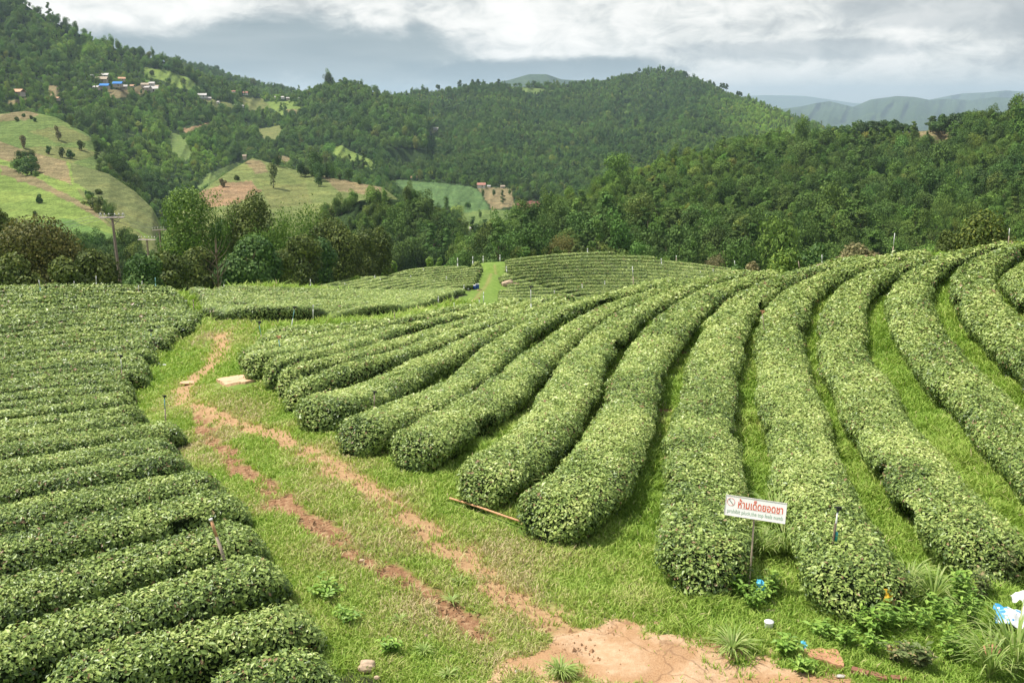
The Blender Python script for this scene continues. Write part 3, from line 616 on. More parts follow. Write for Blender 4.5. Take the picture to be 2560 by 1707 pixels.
def grass_patch(seed, N, y0, y1):
    r = np.random.default_rng(seed)
    a = np.log(y0); b_ = np.log(y1); y = np.exp(r.uniform(a, b_, N)); x = r.uniform(-1, 1, N) * (.54 * y + 4.5)
    x += 0; keep = near_hedge(x, y) < .5; x, y = x[keep], y[keep]
    A_, B_, C_, _ = soilmask(x, y); dens = 1 - np.clip(A_ * 1.25, 0, 1) - np.clip(B_ * 1.15, 0, .97) - np.clip(C_ * 1.1, 0, .985) - bedmap(x, y) * .93
    cl = fbm(x * 1.6, y * 1.6, 55, 3); keep = r.random(len(x)) < dens * np.clip(.35 + cl, .3, 1); keep &= ~pip(x, y, SLABP) & (segdist(x, y, POLEP) > .10); x, y, cl = x[keep], y[keep], cl[keep]
    n = len(x); d = np.hypot(x, y)
    path = np.minimum(segdist(x, y, RUT_A), segdist(x, y, RUT_B)); lush = np.clip((path - 1.2) / 2.0, 0, 1) * np.clip((fbm(x * .5, y * .5, 8, 3) - .35) * 4, .1, 1)
    Hh = (.07 + .06 * cl + .16 * lush * cl * 1.6) * r.uniform(.6, 1.35, n) * np.maximum(1, d / 30); Wd = np.maximum(.007, d * .00075) * r.uniform(.7, 1.3, n)
    th = r.uniform(0, 2 * np.pi, n); ln = r.uniform(.3, 1.1, n) * Hh
    D = np.stack([np.cos(th), np.sin(th), 0 * th], -1); side = np.stack([-np.sin(th), np.cos(th), 0 * th], -1)
    fx = r.uniform(0, 2 * np.pi, n); side = np.stack([np.cos(fx), np.sin(fx), 0 * fx], -1)
    P = np.stack([x, y, ground_z(x, y) - .01], -1); up = np.array([0, 0, 1.])
    m1 = P + up * Hh[:, None] * .62 + D * ln[:, None] * .35; tip = P + up * Hh[:, None] * .9 + D * ln[:, None]
    V = np.stack([P - side * Wd[:, None], P + side * Wd[:, None], m1 + side * Wd[:, None] * .7, m1 - side * Wd[:, None] * .7, tip], 1).reshape(-1, 3)
    k = np.arange(n)[:, None] * 5
    dryf = np.clip(1.25 - path / 1.9, 0, 1) * np.clip((fbm(x * .8, y * .8, 3, 3) - .25) * 2.5, 0, 1)
    big = fbm(x * .25 + 7, y * .25, 91, 3); rv = np.clip(r.random(n) * .5 + cl * .25 + (big - .45) * .6 + dryf * .42 - lush * .02 + np.where(r.random(n) < .04, .4, 0), 0, 1)
    return V, k + np.array([[0, 1, 2, 3]]), k + np.array([[3, 2, 4]]), np.repeat(rv, 5)
parts = [grass_patch(1, 1000000, 9.3, 30), grass_patch(2, 400000, 30, 95)]
off = 0; Vs = []; Qs = []; Ts = []; Rs = []
for V, q_, t_, r_ in parts: Vs.append(V); Qs.append(q_ + off); Ts.append(t_ + off); Rs.append(r_); off += len(V)
tag(link('grass', mk_mesh('grass', np.concatenate(Vs), [np.concatenate(Qs), np.concatenate(Ts)], (M_grass,), {'rnd': np.concatenate(Rs)})),
    'short green and yellowed grass growing on the path and between the hedges', 'grass', kind='stuff')
print('grass', sum(len(v) for v in Vs))

# ---------------------------------------------------------------- hills: each a real slope at its own distance
D_ = {}   # layers
def ip(x, L): L = np.array(L, float); return np.interp(x, L[:, 0], L[:, 1])
class Layer:
    def __init__(s, name, x0, x1, top, bot, dtop, dbot, p=1.3, amp=.05, ns=90., seed=1, lift=0.0):
        s.name, s.x0, s.x1, s.top, s.bot, s.dt, s.db, s.p, s.amp, s.ns, s.seed, s.lift = name, x0, x1, top, bot, dtop, dbot, p, amp, ns, seed, lift
    def dist(s, x, y):
        yt = ip(x, s.top) + s.lift; yb = ip(x, s.bot); t = np.clip((yb - y) / (yb - yt), 0, 1)
        d = ip(x, s.db) + (ip(x, s.dt) - ip(x, s.db)) * t ** s.p
        rid = np.abs(fbm(x / s.ns + y / s.ns * .35, y / (s.ns * 3.5), s.seed, 4) - .5) * 2 if s.name[:2] != 'LF' else fbm(x / s.ns / 1.6, y / (s.ns * 2.5), s.seed, 2) * .6
        und = fbm(x / (s.ns * 2.1) + 5, y / (s.ns * 1.3), s.seed + 50, 3)
        return d * (1 + s.amp * (rid * 1.6 - .5) * np.minimum(1, t * 4) + s.amp * 1.2 * (und - .5))
    def P(s, x, y): x = np.asarray(x, float); y = np.asarray(y, float); return atd(x, y, s.dist(x, y))
    def grid(s, nx, ny):
        xs = np.linspace(s.x0, s.x1, nx); ts = np.linspace(0, 1, ny) ** .9
        XX, TT = np.meshgrid(xs, ts, indexing='ij'); yt = ip(XX, s.top) + s.lift; yb = ip(XX, s.bot); YY = yb + (yt - yb) * TT
        return XX, YY
    def build(s, nx, ny, colour, name='hill', matl=None):
        XX, YY = s.grid(nx, ny); P = s.P(XX, YY)
        Pb = P[:, :1] * [1, .96, 1] + [0, 0, -60.]; Pb = np.concatenate([Pb + [0, -30, -60], Pb], 1)
        tp = P[:, -1:]; back = [tp * [1.04, 1.04, 1] + [0, 0, -.012] * np.abs(tp[..., 1:2]), tp * [1.15, 1.15, 1] + [0, 0, -.07] * np.abs(tp[..., 1:2]), tp * [1.5, 1.5, 1] + [0, 0, -.32] * np.abs(tp[..., 1:2])]
        full = np.concatenate([Pb, P] + back, 1); a, b_ = full.shape[:2]
        C = np.zeros((a, b_, 3)); C[:, 2:2 + ny] = colour(XX, YY); C[:, :2] = C[:, 2:3]; C[:, 2 + ny:] = C[:, 1 + ny:2 + ny]
        i = np.arange(a - 1)[:, None] * b_; j = np.arange(b_ - 1)[None]
        q_ = np.stack([i + j, i + b_ + j, i + b_ + j + 1, i + j + 1], -1).reshape(-1, 4)
        o = link(name, mk_mesh(name, full.reshape(-1, 3), q_, (matl or M_hill,), {'col': C.reshape(-1, 3)}, smooth=True)); tag(o, kind='structure'); s.o = o
        return o
m, t = mat('hill_soil_and_crops')
g = t.new('ShaderNodeTexCoord').outputs['Object']; col = t.new('ShaderNodeAttribute', attribute_name='col').outputs['Color']
n1_ = t.noise(g, .05, 8, .65); n2_ = t.noise(g, .45, 5, .7)
c = t.mix(1.0, col, t.ramp(n1_, [(.3, (.70, .74, .66)), (.5, (1.0, 1.0, 1.0)), (.72, (1.35, 1.22, 1.15))]), 'MULTIPLY')
n3_ = t.noise(g, 1.6, 4, .7); c = t.mix(.6, c, t.mix(1.0, c, t.ramp(n2_, [(.35, .45), (.65, 1.5)]), 'MULTIPLY')); c = t.mix(.5, c, t.mix(1.0, c, t.ramp(n3_, [(.38, .35), (.62, 1.6)]), 'MULTIPLY'))
wv = t.new('ShaderNodeTexWave', wave_type='BANDS', bands_direction='Z', inp={'Vector': g, 'Scale': .22, 'Distortion': 3.5, 'Detail': 3.0, 'Detail Scale': .25}).outputs['Fac']
c = t.mix(.28, c, t.mix(1.0, c, t.ramp(wv, [(.15, .62), (.6, 1.25)]), 'MULTIPLY'))
b = t.new('ShaderNodeBsdfPrincipled', inp={'Base Color': c, 'Roughness': .95, 'Specular IOR Level': .05}); finish(t, b.outputs[0]); M_hill = m
m, t = mat('far_forest_slopes')
g = t.new('ShaderNodeTexCoord').outputs['Object']
n1_ = t.noise(g, .004, 8, .7); n2_ = t.noise(g, .03, 6, .75)
c = t.ramp(t.math('ADD', t.math('MULTIPLY', n1_, .5), t.math('MULTIPLY', n2_, .5)), [(.36, (.018, .038, .02)), (.52, (.05, .085, .03)), (.62, (.10, .14, .05))])
b = t.new('ShaderNodeBsdfPrincipled', inp={'Base Color': c, 'Roughness': .95, 'Specular IOR Level': .05})
t.l.new(t.new('ShaderNodeBump', inp={'Strength': 1.0, 'Distance': 18.0, 'Height': n2_}).outputs[0], b.inputs['Normal']); finish(t, b.outputs[0]); M_far = m

FOREST = np.array((.030, .052, .016))
BR = (.155, .215, .052); MG = (.12, .17, .05); BG = (.155, .17, .06); BN = (.20, .165, .085); SO = (.25, .17, .095); DKB = (.125, .145, .055); TEA = (.085, .145, .05); PUR = (.20, .09, .07)  # BR: crop green brightened to paint in sun between cloud shadows
def colours(base, polys, wob=5.0):
    def f(X_, Y_):
        x = X_ + (fbm(X_ / 14, Y_ / 14, 71, 3) - .5) * 2 * wob; y = Y_ + (fbm(X_ / 14 + 9, Y_ / 14, 72, 3) - .5) * 1.4 * wob
        C = np.empty(X_.shape + (3,)); C[:] = base
        for p, c_ in polys: C[pip(x, y, p)] = c_
        return C
    return f
# farthest ranges
Layer('r3', 1600, 2500, [(1600, 222), (1700, 221), (1760, 219), (1850, 221), (1960, 237), (2100, 242), (2500, 246)], [(1600, 262), (2500, 270)], [(0, 21000), (3000, 21000)], [(0, 19000), (3000, 19000)], .8, .02, 60, 3).build(120, 14, colours(FOREST, []), matl=M_far)
Layer('r2b', 2050, 2700, [(2050, 250), (2150, 226), (2210, 215), (2260, 213), (2310, 208), (2400, 214), (2700, 200)], [(2050, 262), (2700, 262)], [(0, 15000), (3000, 15000)], [(0, 13000), (3000, 13000)], .8, .06, 40, 4).build(120, 14, colours(FOREST, []), matl=M_far)
Layer('r2', 1700, 2700, [(1700, 262), (1800, 250), (1840, 245), (1875, 237), (1905, 233), (1960, 246), (2000, 229), (2060, 221), (2100, 223), (2135, 230), (2180, 227), (2230, 231), (2280, 224), (2352, 226), (2700, 215)], [(1700, 330), (2700, 330)], [(0, 11000), (3000, 11000)], [(0, 6500), (3000, 6500)], 1.1, .12, 48, 5).build(260, 50, colours(FOREST, []), matl=M_far)
Layer('r1', 980, 1480, [(980, 215), (1060, 206), (1130, 192), (1170, 184), (1215, 171), (1255, 171), (1290, 183), (1340, 186), (1480, 200)], [(980, 230), (1480, 230)], [(0, 6500), (3000, 6500)], [(0, 5800), (3000, 5800)], 1, .03, 60, 6).build(120, 14, colours(FOREST, []), matl=M_far)
LY = {}
LY['M1'] = Layer('M1', 380, 900, [(380, 136), (440, 147), (500, 160), (560, 184), (620, 200), (690, 213), (760, 222), (900, 235)], [(380, 260), (900, 260)], [(0, 2100), (3000, 2300)], [(0, 1500), (3000, 1700)], 1, .04, 70, 7, 4)
LY['MK'] = Layer('MK', 640, 980, [(640, 232), (690, 218), (740, 190), (790, 182), (830, 190), (865, 212), (905, 226), (980, 240)], [(640, 345), (980, 345)], [(0, 1500), (3000, 1500)], [(0, 1100), (3000, 1100)], 1.2, .04, 60, 8, 5)
LY['MC'] = Layer('MC', 760, 2010, [(760, 236), (870, 217), (950, 210), (1050, 203), (1100, 192), (1200, 196), (1280, 192), (1340, 190), (1420, 174), (1480, 161), (1540, 160), (1600, 180), (1680, 216), (1740, 233), (1820, 264), (1900, 298), (2010, 345)],
      [(760, 560), (1000, 590), (1300, 600), (1500, 560), (2010, 480)], [(760, 1900), (1100, 2000), (1500, 2300), (1750, 1900), (2010, 1500)], [(760, 520), (1300, 520), (2010, 800)], 1.45, .075, 85, 9, 4)
LY['ML'] = Layer('ML', -420, 900, [(-420, -90), (-200, -60), (0, -32), (60, 8), (110, 40), (170, 68), (230, 96), (300, 118), (380, 138), (440, 156), (500, 178), (560, 200), (640, 222), (720, 232), (800, 246), (900, 300)],
      [(-420, 560), (900, 600)], [(-420, 1250), (300, 1350), (560, 1500), (900, 1300)], [(-420, 560), (900, 560)], 1.35, .06, 85, 10, 5)
LY['LF2'] = Layer('LF2', -420, 330, [(-420, 250), (0, 262), (60, 255), (130, 270), (200, 308), (240, 340), (280, 392), (330, 450)], [(-420, 480), (330, 520)], [(-420, 760), (330, 640)], [(-420, 480), (330, 470)], 1.3, .05, 80, 12)
LY['LF3'] = Layer('LF3', 380, 1130, [(380, 560), (410, 490), (455, 445), (520, 398), (580, 363), (640, 380), (700, 397), (760, 406), (820, 420), (880, 431), (930, 470), (1000, 520), (1060, 560), (1130, 600)], [(380, 640), (1130, 640)], [(380, 470), (580, 600), (1130, 520)], [(380, 330), (1130, 360)], 1.25, .04, 80, 13)
LY['LF1'] = Layer('LF1', -420, 470, [(-420, 300), (0, 325), (60, 347), (150, 370), (250, 400), (310, 440), (350, 478), (372, 520), (410, 562), (470, 610)], [(-420, 700), (470, 700)], [(-420, 560), (0, 540), (470, 380)], [(-420, 230), (470, 230)], 1.2, .05, 90, 14)
LY['VK'] = Layer('VK', 740, 1180, [(740, 500), (780, 470), (830, 452), (880, 447), (940, 455), (990, 478), (1040, 510), (1080, 545), (1130, 580), (1180, 600)], [(740, 660), (1180, 660)], [(740, 430), (1180, 400)], [(740, 330), (1180, 320)], 1.1, .04, 60, 15, 8)
LY['MR'] = Layer('MR', 1040, 2760, [(1040, 600), (1100, 575), (1160, 548), (1230, 495), (1270, 475), (1330, 452), (1450, 398), (1550, 368), (1650, 345), (1750, 330), (1830, 322), (1900, 318), (2000, 308), (2100, 300), (2180, 292), (2260, 280), (2352, 276), (2500, 250), (2760, 235)],
      [(1040, 680), (2760, 640)], [(1040, 300), (1300, 430), (1700, 600), (2000, 640), (2352, 520), (2760, 420)], [(1040, 215), (2000, 215), (2760, 190)], 1.35, .07, 100, 16, 3)
F_ML = [([(325, 157), (372, 158), (430, 178), (468, 205), (420, 205), (372, 186), (335, 178)], BR), ([(600, 236), (690, 232), (742, 244), (735, 270), (690, 275), (640, 262)], BR), ([(652, 252), (700, 250), (698, 264), (660, 266)], BN),
        ([(385, 300), (430, 318), (440, 355), (425, 372), (395, 355)], MG), ([(408, 298), (492, 280), (486, 296), (440, 308)], SO), ([(108, 196), (136, 200), (134, 222), (114, 224)], BN), ([(20, 232), (70, 222), (60, 236), (10, 245)], BN),
        ([(738, 316), (790, 338), (870, 376), (868, 392), (810, 386), (770, 360), (742, 344)], BR), ([(762, 252), (830, 256), (900, 284), (922, 312), (915, 332), (840, 330), (790, 300)], BG), ([(640, 356), (668, 362), (660, 372), (636, 368)], BN), ([(240, 208), (345, 196), (352, 216), (250, 226)], BN), ([(545, 222), (600, 226), (622, 250), (570, 254)], BG), ([(462, 226), (530, 236), (545, 254), (480, 248)], BG), ([(590, 296), (640, 290), (662, 320), (612, 326)], BG), ([(692, 286), (735, 282), (742, 306), (706, 314)], MG), ([(446, 440), (478, 398), (556, 368), (562, 386), (520, 412), (470, 440)], MG), ([(268, 300), (330, 318), (350, 345), (300, 330)], MG)]
F_MC = [([(893, 413), (960, 416), (1030, 422), (1090, 431), (1110, 450), (1122, 480), (1060, 496), (990, 482), (930, 450)], TEA), ([(1096, 430), (1175, 433), (1184, 472), (1130, 482), (1112, 452)], BN), ([(1186, 466), (1245, 458), (1248, 488), (1215, 505), (1192, 492)], PUR),
        ([(835, 512), (880, 505), (940, 515), (972, 535), (965, 556), (900, 552)], MG), ([(1055, 492), (1120, 480), (1180, 484), (1200, 500), (1150, 510), (1110, 530), (1062, 528)], MG), ([(1160, 199), (1240, 203), (1282, 214), (1230, 217)], MG), ([(985, 292), (1008, 292), (1006, 305), (990, 306)], BG),
        ([(762, 252), (830, 256), (900, 284), (922, 312), (915, 332), (840, 330), (790, 300)], BG), ([(738, 316), (790, 338), (870, 376), (868, 392), (810, 386), (770, 360), (742, 344)], BR), ([(1060, 530), (1110, 525), (1120, 545), (1070, 548)], SO)]
F_MR = [([(2070, 305), (2150, 300), (2205, 298), (2190, 322), (2120, 332), (2080, 322)], BN), ([(2084, 452), (2112, 446), (2108, 482), (2090, 490)], PUR), ([(2290, 268), (2340, 264), (2345, 280), (2300, 284)], SO), ([(2240, 460), (2262, 455), (2256, 474)], PUR), ([(1900, 352), (1960, 345), (1955, 360)], BN)]
F_LF1 = [([(-420, 290), (0, 322), (60, 344), (150, 368), (168, 425), (110, 405), (60, 388), (0, 362), (-420, 330)], BN), ([(158, 368), (250, 398), (325, 440), (362, 500), (372, 555), (300, 520), (220, 450), (172, 418)], DKB), ([(0, 378), (90, 412), (170, 455), (250, 500), (290, 545), (190, 480), (110, 440), (0, 400)], BN),
         ([(172, 430), (250, 470), (330, 545), (400, 570), (470, 610), (470, 700), (380, 600), (300, 560), (230, 500)], BG), ([(150, 500), (260, 540), (330, 600), (470, 700), (-420, 700), (-420, 560)], (.10, .17, .045))]
F_LF2 = [([(0, 262), (60, 255), (90, 262), (60, 275), (0, 280)], BN), ([(0, 345), (100, 335), (190, 340), (230, 352), (150, 380), (0, 372)], BG), ([(60, 300), (150, 290), (215, 322), (140, 330)], BG)]
F_LF3 = [([(455, 442), (520, 420), (575, 415), (600, 440), (540, 470), (470, 478)], SO), ([(560, 366), (600, 368), (620, 395), (585, 400)], BN), ([(600, 430), (700, 420), (720, 470), (620, 480)], BG), ([(740, 404), (880, 430), (880, 452), (780, 440)], BN)]
LY['M1'].build(140, 30, colours(FOREST, [])); LY['MK'].build(110, 40, colours(FOREST, []))
LY['MC'].build(420, 190, colours(FOREST, F_MC)); LY['ML'].build(420, 260, colours(FOREST, F_ML))
LY['LF2'].build(220, 90, colours(MG, F_LF2)); LY['LF3'].build(240, 110, colours((.15, .18, .06), F_LF3)); LY['LF1'].build(260, 150, colours(BR, F_LF1))
LY['VK'].build(90, 40, colours(FOREST, [])); LY['MR'].build(420, 160, colours(FOREST, F_MR))
# valley floor out to the horizon
vg = np.array([(x, y, -190.) for x in np.linspace(-30000, 30000, 13) for y in np.linspace(-20000, 40000, 13)]); i = np.arange(12)[:, None] * 13; j = np.arange(12)[None]
tag(link('valley_floor', mk_mesh('valley_floor', vg, np.stack([i + j, i + 13 + j, i + 14 + j, i + j + 1], -1).reshape(-1, 4), (M_far,))), kind='structure')

# ---------------------------------------------------------------- foliage meshes
def crown_arrays(seed, w_, h_, n, leaf, kind='round'):
    """leaf clumps of a crown of width w_, height h_, standing on z = 0"""
    r = np.random.default_rng(seed)
    if kind in ('round', 'tall', 'flat'):
        k = max(7, int(16 * (1 if n > 1500 else .6)))
        c = r.normal(0, 1, (k, 3)); c /= np.linalg.norm(c, axis=1)[:, None]; c *= r.uniform(.25, .72, k)[:, None] ** .8
        if kind == 'flat': c[:, 2] = np.abs(c[:, 2]) * .9 - .1
        c = c * [w_ / 2, w_ / 2, h_ / 2] + [0, 0, h_ * .54]; rad = r.uniform(.20, .36, k) * min(w_, h_) * (1.0 if kind != 'tall' else 1.1)
        b = r.choice(k, n, p=rad ** 2 / (rad ** 2).sum()); d = r.normal(0, 1, (n, 3)); d[:, 2] = d[:, 2] * .8 + .25; d /= np.linalg.norm(d, axis=1)[:, None]
        P = c[b] + d * rad[b][:, None] * r.uniform(.72, 1.08, n)[:, None] * [1, 1, .85]
        rnd_b = r.random(k)[b]; N3 = d
    elif kind == 'bamboo':
        k = 26; a = r.uniform(0, 2 * np.pi, k); lean = r.uniform(.1, .75, k); hh = h_ * r.uniform(.7, 1.0, k)
        b = r.integers(0, k, n); t_ = r.uniform(.22, 1, n); rr = lean[b] * w_ / 2 * t_ ** 2.2 * 1.3; z = hh[b] * (t_ - .22 * lean[b] * t_ ** 5)
        P = np.stack([np.cos(a[b]) * rr, np.sin(a[b]) * rr, z], -1) + r.normal(0, .055 * w_, (n, 3)) * (.5 + t_[:, None]) + [0, 0, -.02 * h_]
        rnd_b = r.random(k)[b]; N3 = r.normal(0, 1, (n, 3)) + [0, 0, .8]
    elif kind == 'pine':
        k = 13; a = r.uniform(0, 2 * np.pi, k); z0 = h_ * (.05 + .93 * np.linspace(0, 1, k)); ro = w_ / 2 * (1 - .75 * np.linspace(0, 1, k) ** 2) * r.uniform(.6, 1, k)
        c = np.stack([np.cos(a) * ro * .55, np.sin(a) * ro * .55, z0], -1); rad = np.maximum(.16 * w_, ro * .62)
        b = r.integers(0, k, n); d = r.normal(0, 1, (n, 3)); d /= np.linalg.norm(d, axis=1)[:, None]
        P = c[b] + d * rad[b][:, None] * [1, 1, .45] * r.uniform(.6, 1.05, n)[:, None]; rnd_b = r.random(k)[b]; N3 = d + [0, 0, .4]
    lo_, hi_ = np.percentile(P, 1, axis=0), np.percentile(P, 99.5, axis=0); sx = max(hi_[0] - lo_[0], hi_[1] - lo_[1])
    P[:, :2] = (P[:, :2] - (lo_[:2] + hi_[:2]) / 2) * w_ / sx; P[:, 2] = (P[:, 2] - lo_[2]) * h_ / (hi_[2] - lo_[2])
    N3 = N3 + r.normal(0, .45, (n, 3)); N3 /= np.linalg.norm(N3, axis=1)[:, None]
    A = np.cross(N3, r.normal(0, 1, (n, 3))); A /= np.linalg.norm(A, axis=1)[:, None] + 1e-9
    if kind == 'bamboo': A = A * .6 + [0, 0, -.8]; A /= np.linalg.norm(A, axis=1)[:, None]
    B = np.cross(N3, A); s_ = leaf * r.uniform(.6, 1.4, n)[:, None]; wd = .30 if kind == 'bamboo' else .42
    V = np.stack([P - A * s_ * .5, P + B * s_ * wd * r.uniform(.7, 1.2, (n, 1)), P + A * s_ * .5, P - B * s_ * wd], 1).reshape(-1, 3)
    rv = np.clip(r.random(n) * .6 + rnd_b * .28 + r.normal(0, .05, n), 0, 1)
    return V, np.repeat(rv, 4)
def quads(n): return np.arange(n * 4).reshape(-1, 4)
def trunk_mb(seed, h_, w_, r0, crown_z, limbs=5, wob=.25):
    r = np.random.default_rng(seed); mb = MB(); zz = np.linspace(-.3, h_, 7); pth = np.stack([np.cumsum(r.normal(0, wob * .3, 7)), np.cumsum(r.normal(0, wob * .3, 7)), zz], -1); pth[0, :2] = pth[1, :2] = 0
    mb.tube(pth, np.linspace(r0, r0 * .35, 7), 7)
    for k in range(limbs):
        z = r.uniform(crown_z * .6, h_ * .85); a = r.uniform(0, 6.28); L = w_ * r.uniform(.22, .42); p0 = np.array([np.interp(z, zz, pth[:, 0]), np.interp(z, zz, pth[:, 1]), z])
        e = p0 + [math.cos(a) * L, math.sin(a) * L, L * r.uniform(.5, 1.1)]; mid = (p0 + e) / 2 + [0, 0, -.06 * L]
        mb.tube([p0, mid, e], [r0 * .45, r0 * .3, r0 * .12], 5)
    return mb

# forest tree kinds, instanced only inside the two "forest" stuff objects
src = bpy.data.collections.new('forest_tree_kinds')
for k in range(8):
    kind = ['round', 'round', 'tall', 'round', 'flat', 'pine', 'round', 'bamboo'][k]
    wd_, hd_ = [(8, 8.5), (9, 8), (6.5, 11), (7, 7), (9, 6.5), (6, 11), (7.5, 9), (9, 9)][k]
    V, rv = crown_arrays(500 + k, wd_, hd_, 2600, .48, kind)
    z0 = 2.0 if kind != 'bamboo' else 0
    tb = trunk_mb(k, z0 + hd_ * .6, wd_, .28, z0, 3); tv = np.concatenate(tb.V); V = V + [0, 0, z0]
    nq = len(V) // 4; fq = np.concatenate(tb.Fq) + len(V); ft = np.concatenate(tb.Ft) + len(V)
    me = mk_mesh('forest_tree_kind', np.r_[V, tv], [np.r_[quads(nq), fq], ft], (M_forest, M_bark), {'rnd': np.r_[rv, np.zeros(len(tv))]}, np.r_[np.zeros(nq, int), np.ones(len(fq) + len(ft), int)])
    src.objects.link(bpy.data.objects.new('forest_tree_kind', me))
def scatter_group():
    ng = bpy.data.node_groups.new('forest_scatter', 'GeometryNodeTree')
    ng.interface.new_socket('Geometry', in_out='INPUT', socket_type='NodeSocketGeometry'); ng.interface.new_socket('Geometry', in_out='OUTPUT', socket_type='NodeSocketGeometry')
    n = ng.nodes; gi = n.new('NodeGroupInput'); go = n.new('NodeGroupOutput'); ci = n.new('GeometryNodeCollectionInfo'); ci.inputs['Collection'].default_value = src
    ci.inputs['Separate Children'].default_value = True; ci.inputs['Reset Children'].default_value = True
    ii = n.new('GeometryNodeInstanceOnPoints'); ii.inputs['Pick Instance'].default_value = True
    def na(nm, ty): a = n.new('GeometryNodeInputNamedAttribute'); a.data_type = ty; a.inputs['Name'].default_value = nm; return a.outputs[0]
    L = ng.links; L.new(gi.outputs[0], ii.inputs['Points']); L.new(ci.outputs[0], ii.inputs['Instance']); L.new(na('kind_i', 'INT'), ii.inputs['Instance Index'])
    L.new(na('rot', 'FLOAT_VECTOR'), ii.inputs['Rotation']); L.new(na('scl', 'FLOAT_VECTOR'), ii.inputs['Scale']); L.new(ii.outputs[0], go.inputs[0]); return ng
NG = scatter_group()
def forest(name, label, sets):
    """sets: list of (points, scale, tint, kinds)"""
    P = np.concatenate([s[0] for s in sets]); sc = np.concatenate([s[1] for s in sets]); ti = np.concatenate([s[2] for s in sets]); kd = np.concatenate([s[3] for s in sets]); n = len(P)
    me = bpy.data.meshes.new(name); me.vertices.add(n); me.vertices.foreach_set('co', P.astype(np.float32).ravel())
    a = me.attributes.new('kind_i', 'INT', 'POINT'); a.data.foreach_set('value', kd.astype(np.int32))
    rot = np.zeros((n, 3), np.float32); rot[:, 2] = rng.uniform(0, 6.28, n); a = me.attributes.new('rot', 'FLOAT_VECTOR', 'POINT'); a.data.foreach_set('vector', rot.ravel())
    s3 = np.stack([sc * rng.uniform(.85, 1.2, n), sc * rng.uniform(.85, 1.2, n), sc * rng.uniform(.8, 1.45, n)], -1).astype(np.float32); a = me.attributes.new('scl', 'FLOAT_VECTOR', 'POINT'); a.data.foreach_set('vector', s3.ravel())
    a = me.attributes.new('tint', 'FLOAT_COLOR', 'POINT'); a.data.foreach_set('color', np.c_[ti, np.ones(n)].astype(np.float32).ravel())
    o = link(name, me); md = o.modifiers.new('scatter', 'NODES'); md.node_group = NG; tag(o, label, 'forest', kind='stuff'); print(name, n); return o
def scatter_on(key, area, polys, seed, scale=(.6, 1.15), only=None, bright=None, gain=1.0, pinefrac=.2):
    L = LY[key]; r = np.random.default_rng(seed); XX, YY = L.grid(260, 130); P = L.P(XX, YY)
    e1 = P[1:, :-1] - P[:-1, :-1]; e2 = P[:-1, 1:] - P[:-1, :-1]; ar = np.linalg.norm(np.cross(e1, e2), axis=-1); ar = np.minimum(ar, np.hypot(e1[..., 0], e1[..., 1]) * np.hypot(e2[..., 0], e2[..., 1]) * 1.6)
    N = int(ar.sum() / area); idx = r.choice(ar.size, N, p=(ar / ar.sum()).ravel()); i, j = np.unravel_index(idx, ar.shape)
    u, v = r.random(N), r.random(N); x = XX[i, j] * (1 - u) + XX[i + 1, j] * u; y = YY[i, j] * (1 - v) + YY[i, j + 1] * v
    keep = np.ones(N, bool)
    for p, c_ in polys: keep &= ~(pip(x, y, p) | pip(x, y - 9, p) & (r.random(N) < .85)) | (r.random(N) < .012)
    if only is not None: keep &= only(x, y, r)
    x, y = x[keep], y[keep]; n = len(x); p = L.P(x, y)
    patch = fbm(p[:, 0] / 70, p[:, 1] / 70, seed, 4); pat2 = fbm(p[:, 0] / 25 + 50, p[:, 1] / 25, seed + 5, 3)
    sc = r.uniform(scale[0], scale[1], n) * (1.1 - .4 * (patch > .56)); sc *= np.where(r.random(n) < .10, 1.4, 1); sc *= np.where(r.random(n) < .25, .7, 1)
    q_ = np.clip((patch - .32) * 2.6, 0, 1)[:, None]
    base = np.array([[.74, .86, .80]]) * (1 - q_) + np.array([[1.40, 1.40, 1.0]]) * q_
    if bright is not None: base = base * (1 + bright(x, y)[:, None] * np.array([[1.0, .85, .35]]))
    ti = gain * base * np.exp(r.normal(0, .17, (n, 1))) * (1 + r.normal(0, .05, (n, 3))) * (.8 + .5 * pat2[:, None])
    old = r.random(n) < .035; ti[old] = ti[old] * [1.7, 1.25, 1.3]
    kd = r.choice([0, 1, 2, 3, 4, 6], n); kd = np.where((pat2 > .62) & (r.random(n) < .5), 7, kd); kd = np.where((r.random(n) < pinefrac) & (pat2 < .5), 5, kd)
    return p - [0, 0, .6], sc, np.clip(ti, .2, 4), kd
br_mc = lambda x, y: np.clip((x - 1600) / 150, 0, 1) * np.clip((y - ip(x, LY['MC'].top)) / 20, 0, 1) * np.clip(1 - (y - ip(x, LY['MC'].top) - 60) / 40, 0, 1) * .9
br_ml = lambda x, y: np.clip(1 - np.hypot((x - 200) / 110, (y - 108) / 55), 0, 1) * 1.2 + np.clip(1 - np.hypot((x - 380) / 220, (y - 330) / 80), 0, 1) * .9 + np.clip(1 - np.hypot((x - 640) / 90, (y - 240) / 40), 0, 1) * .8
forest('far_forest', 'dense green forest covering the mountain slopes behind the valley', [
    scatter_on('MC', 27, F_MC, 201, (.40, .76), bright=br_mc, pinefrac=.3, gain=1.35), scatter_on('ML', 34, F_ML, 202, (.48, .88), bright=br_ml, gain=1.4), scatter_on('MK', 40, [], 203, (.6, 1.0), gain=1.4), scatter_on('M1', 50, [], 204, (.6, 1.0), gain=1.4)])
br_mr = lambda x, y: np.clip(1 - (y - ip(x, LY['MR'].top)) / 60, 0, 1) * .3
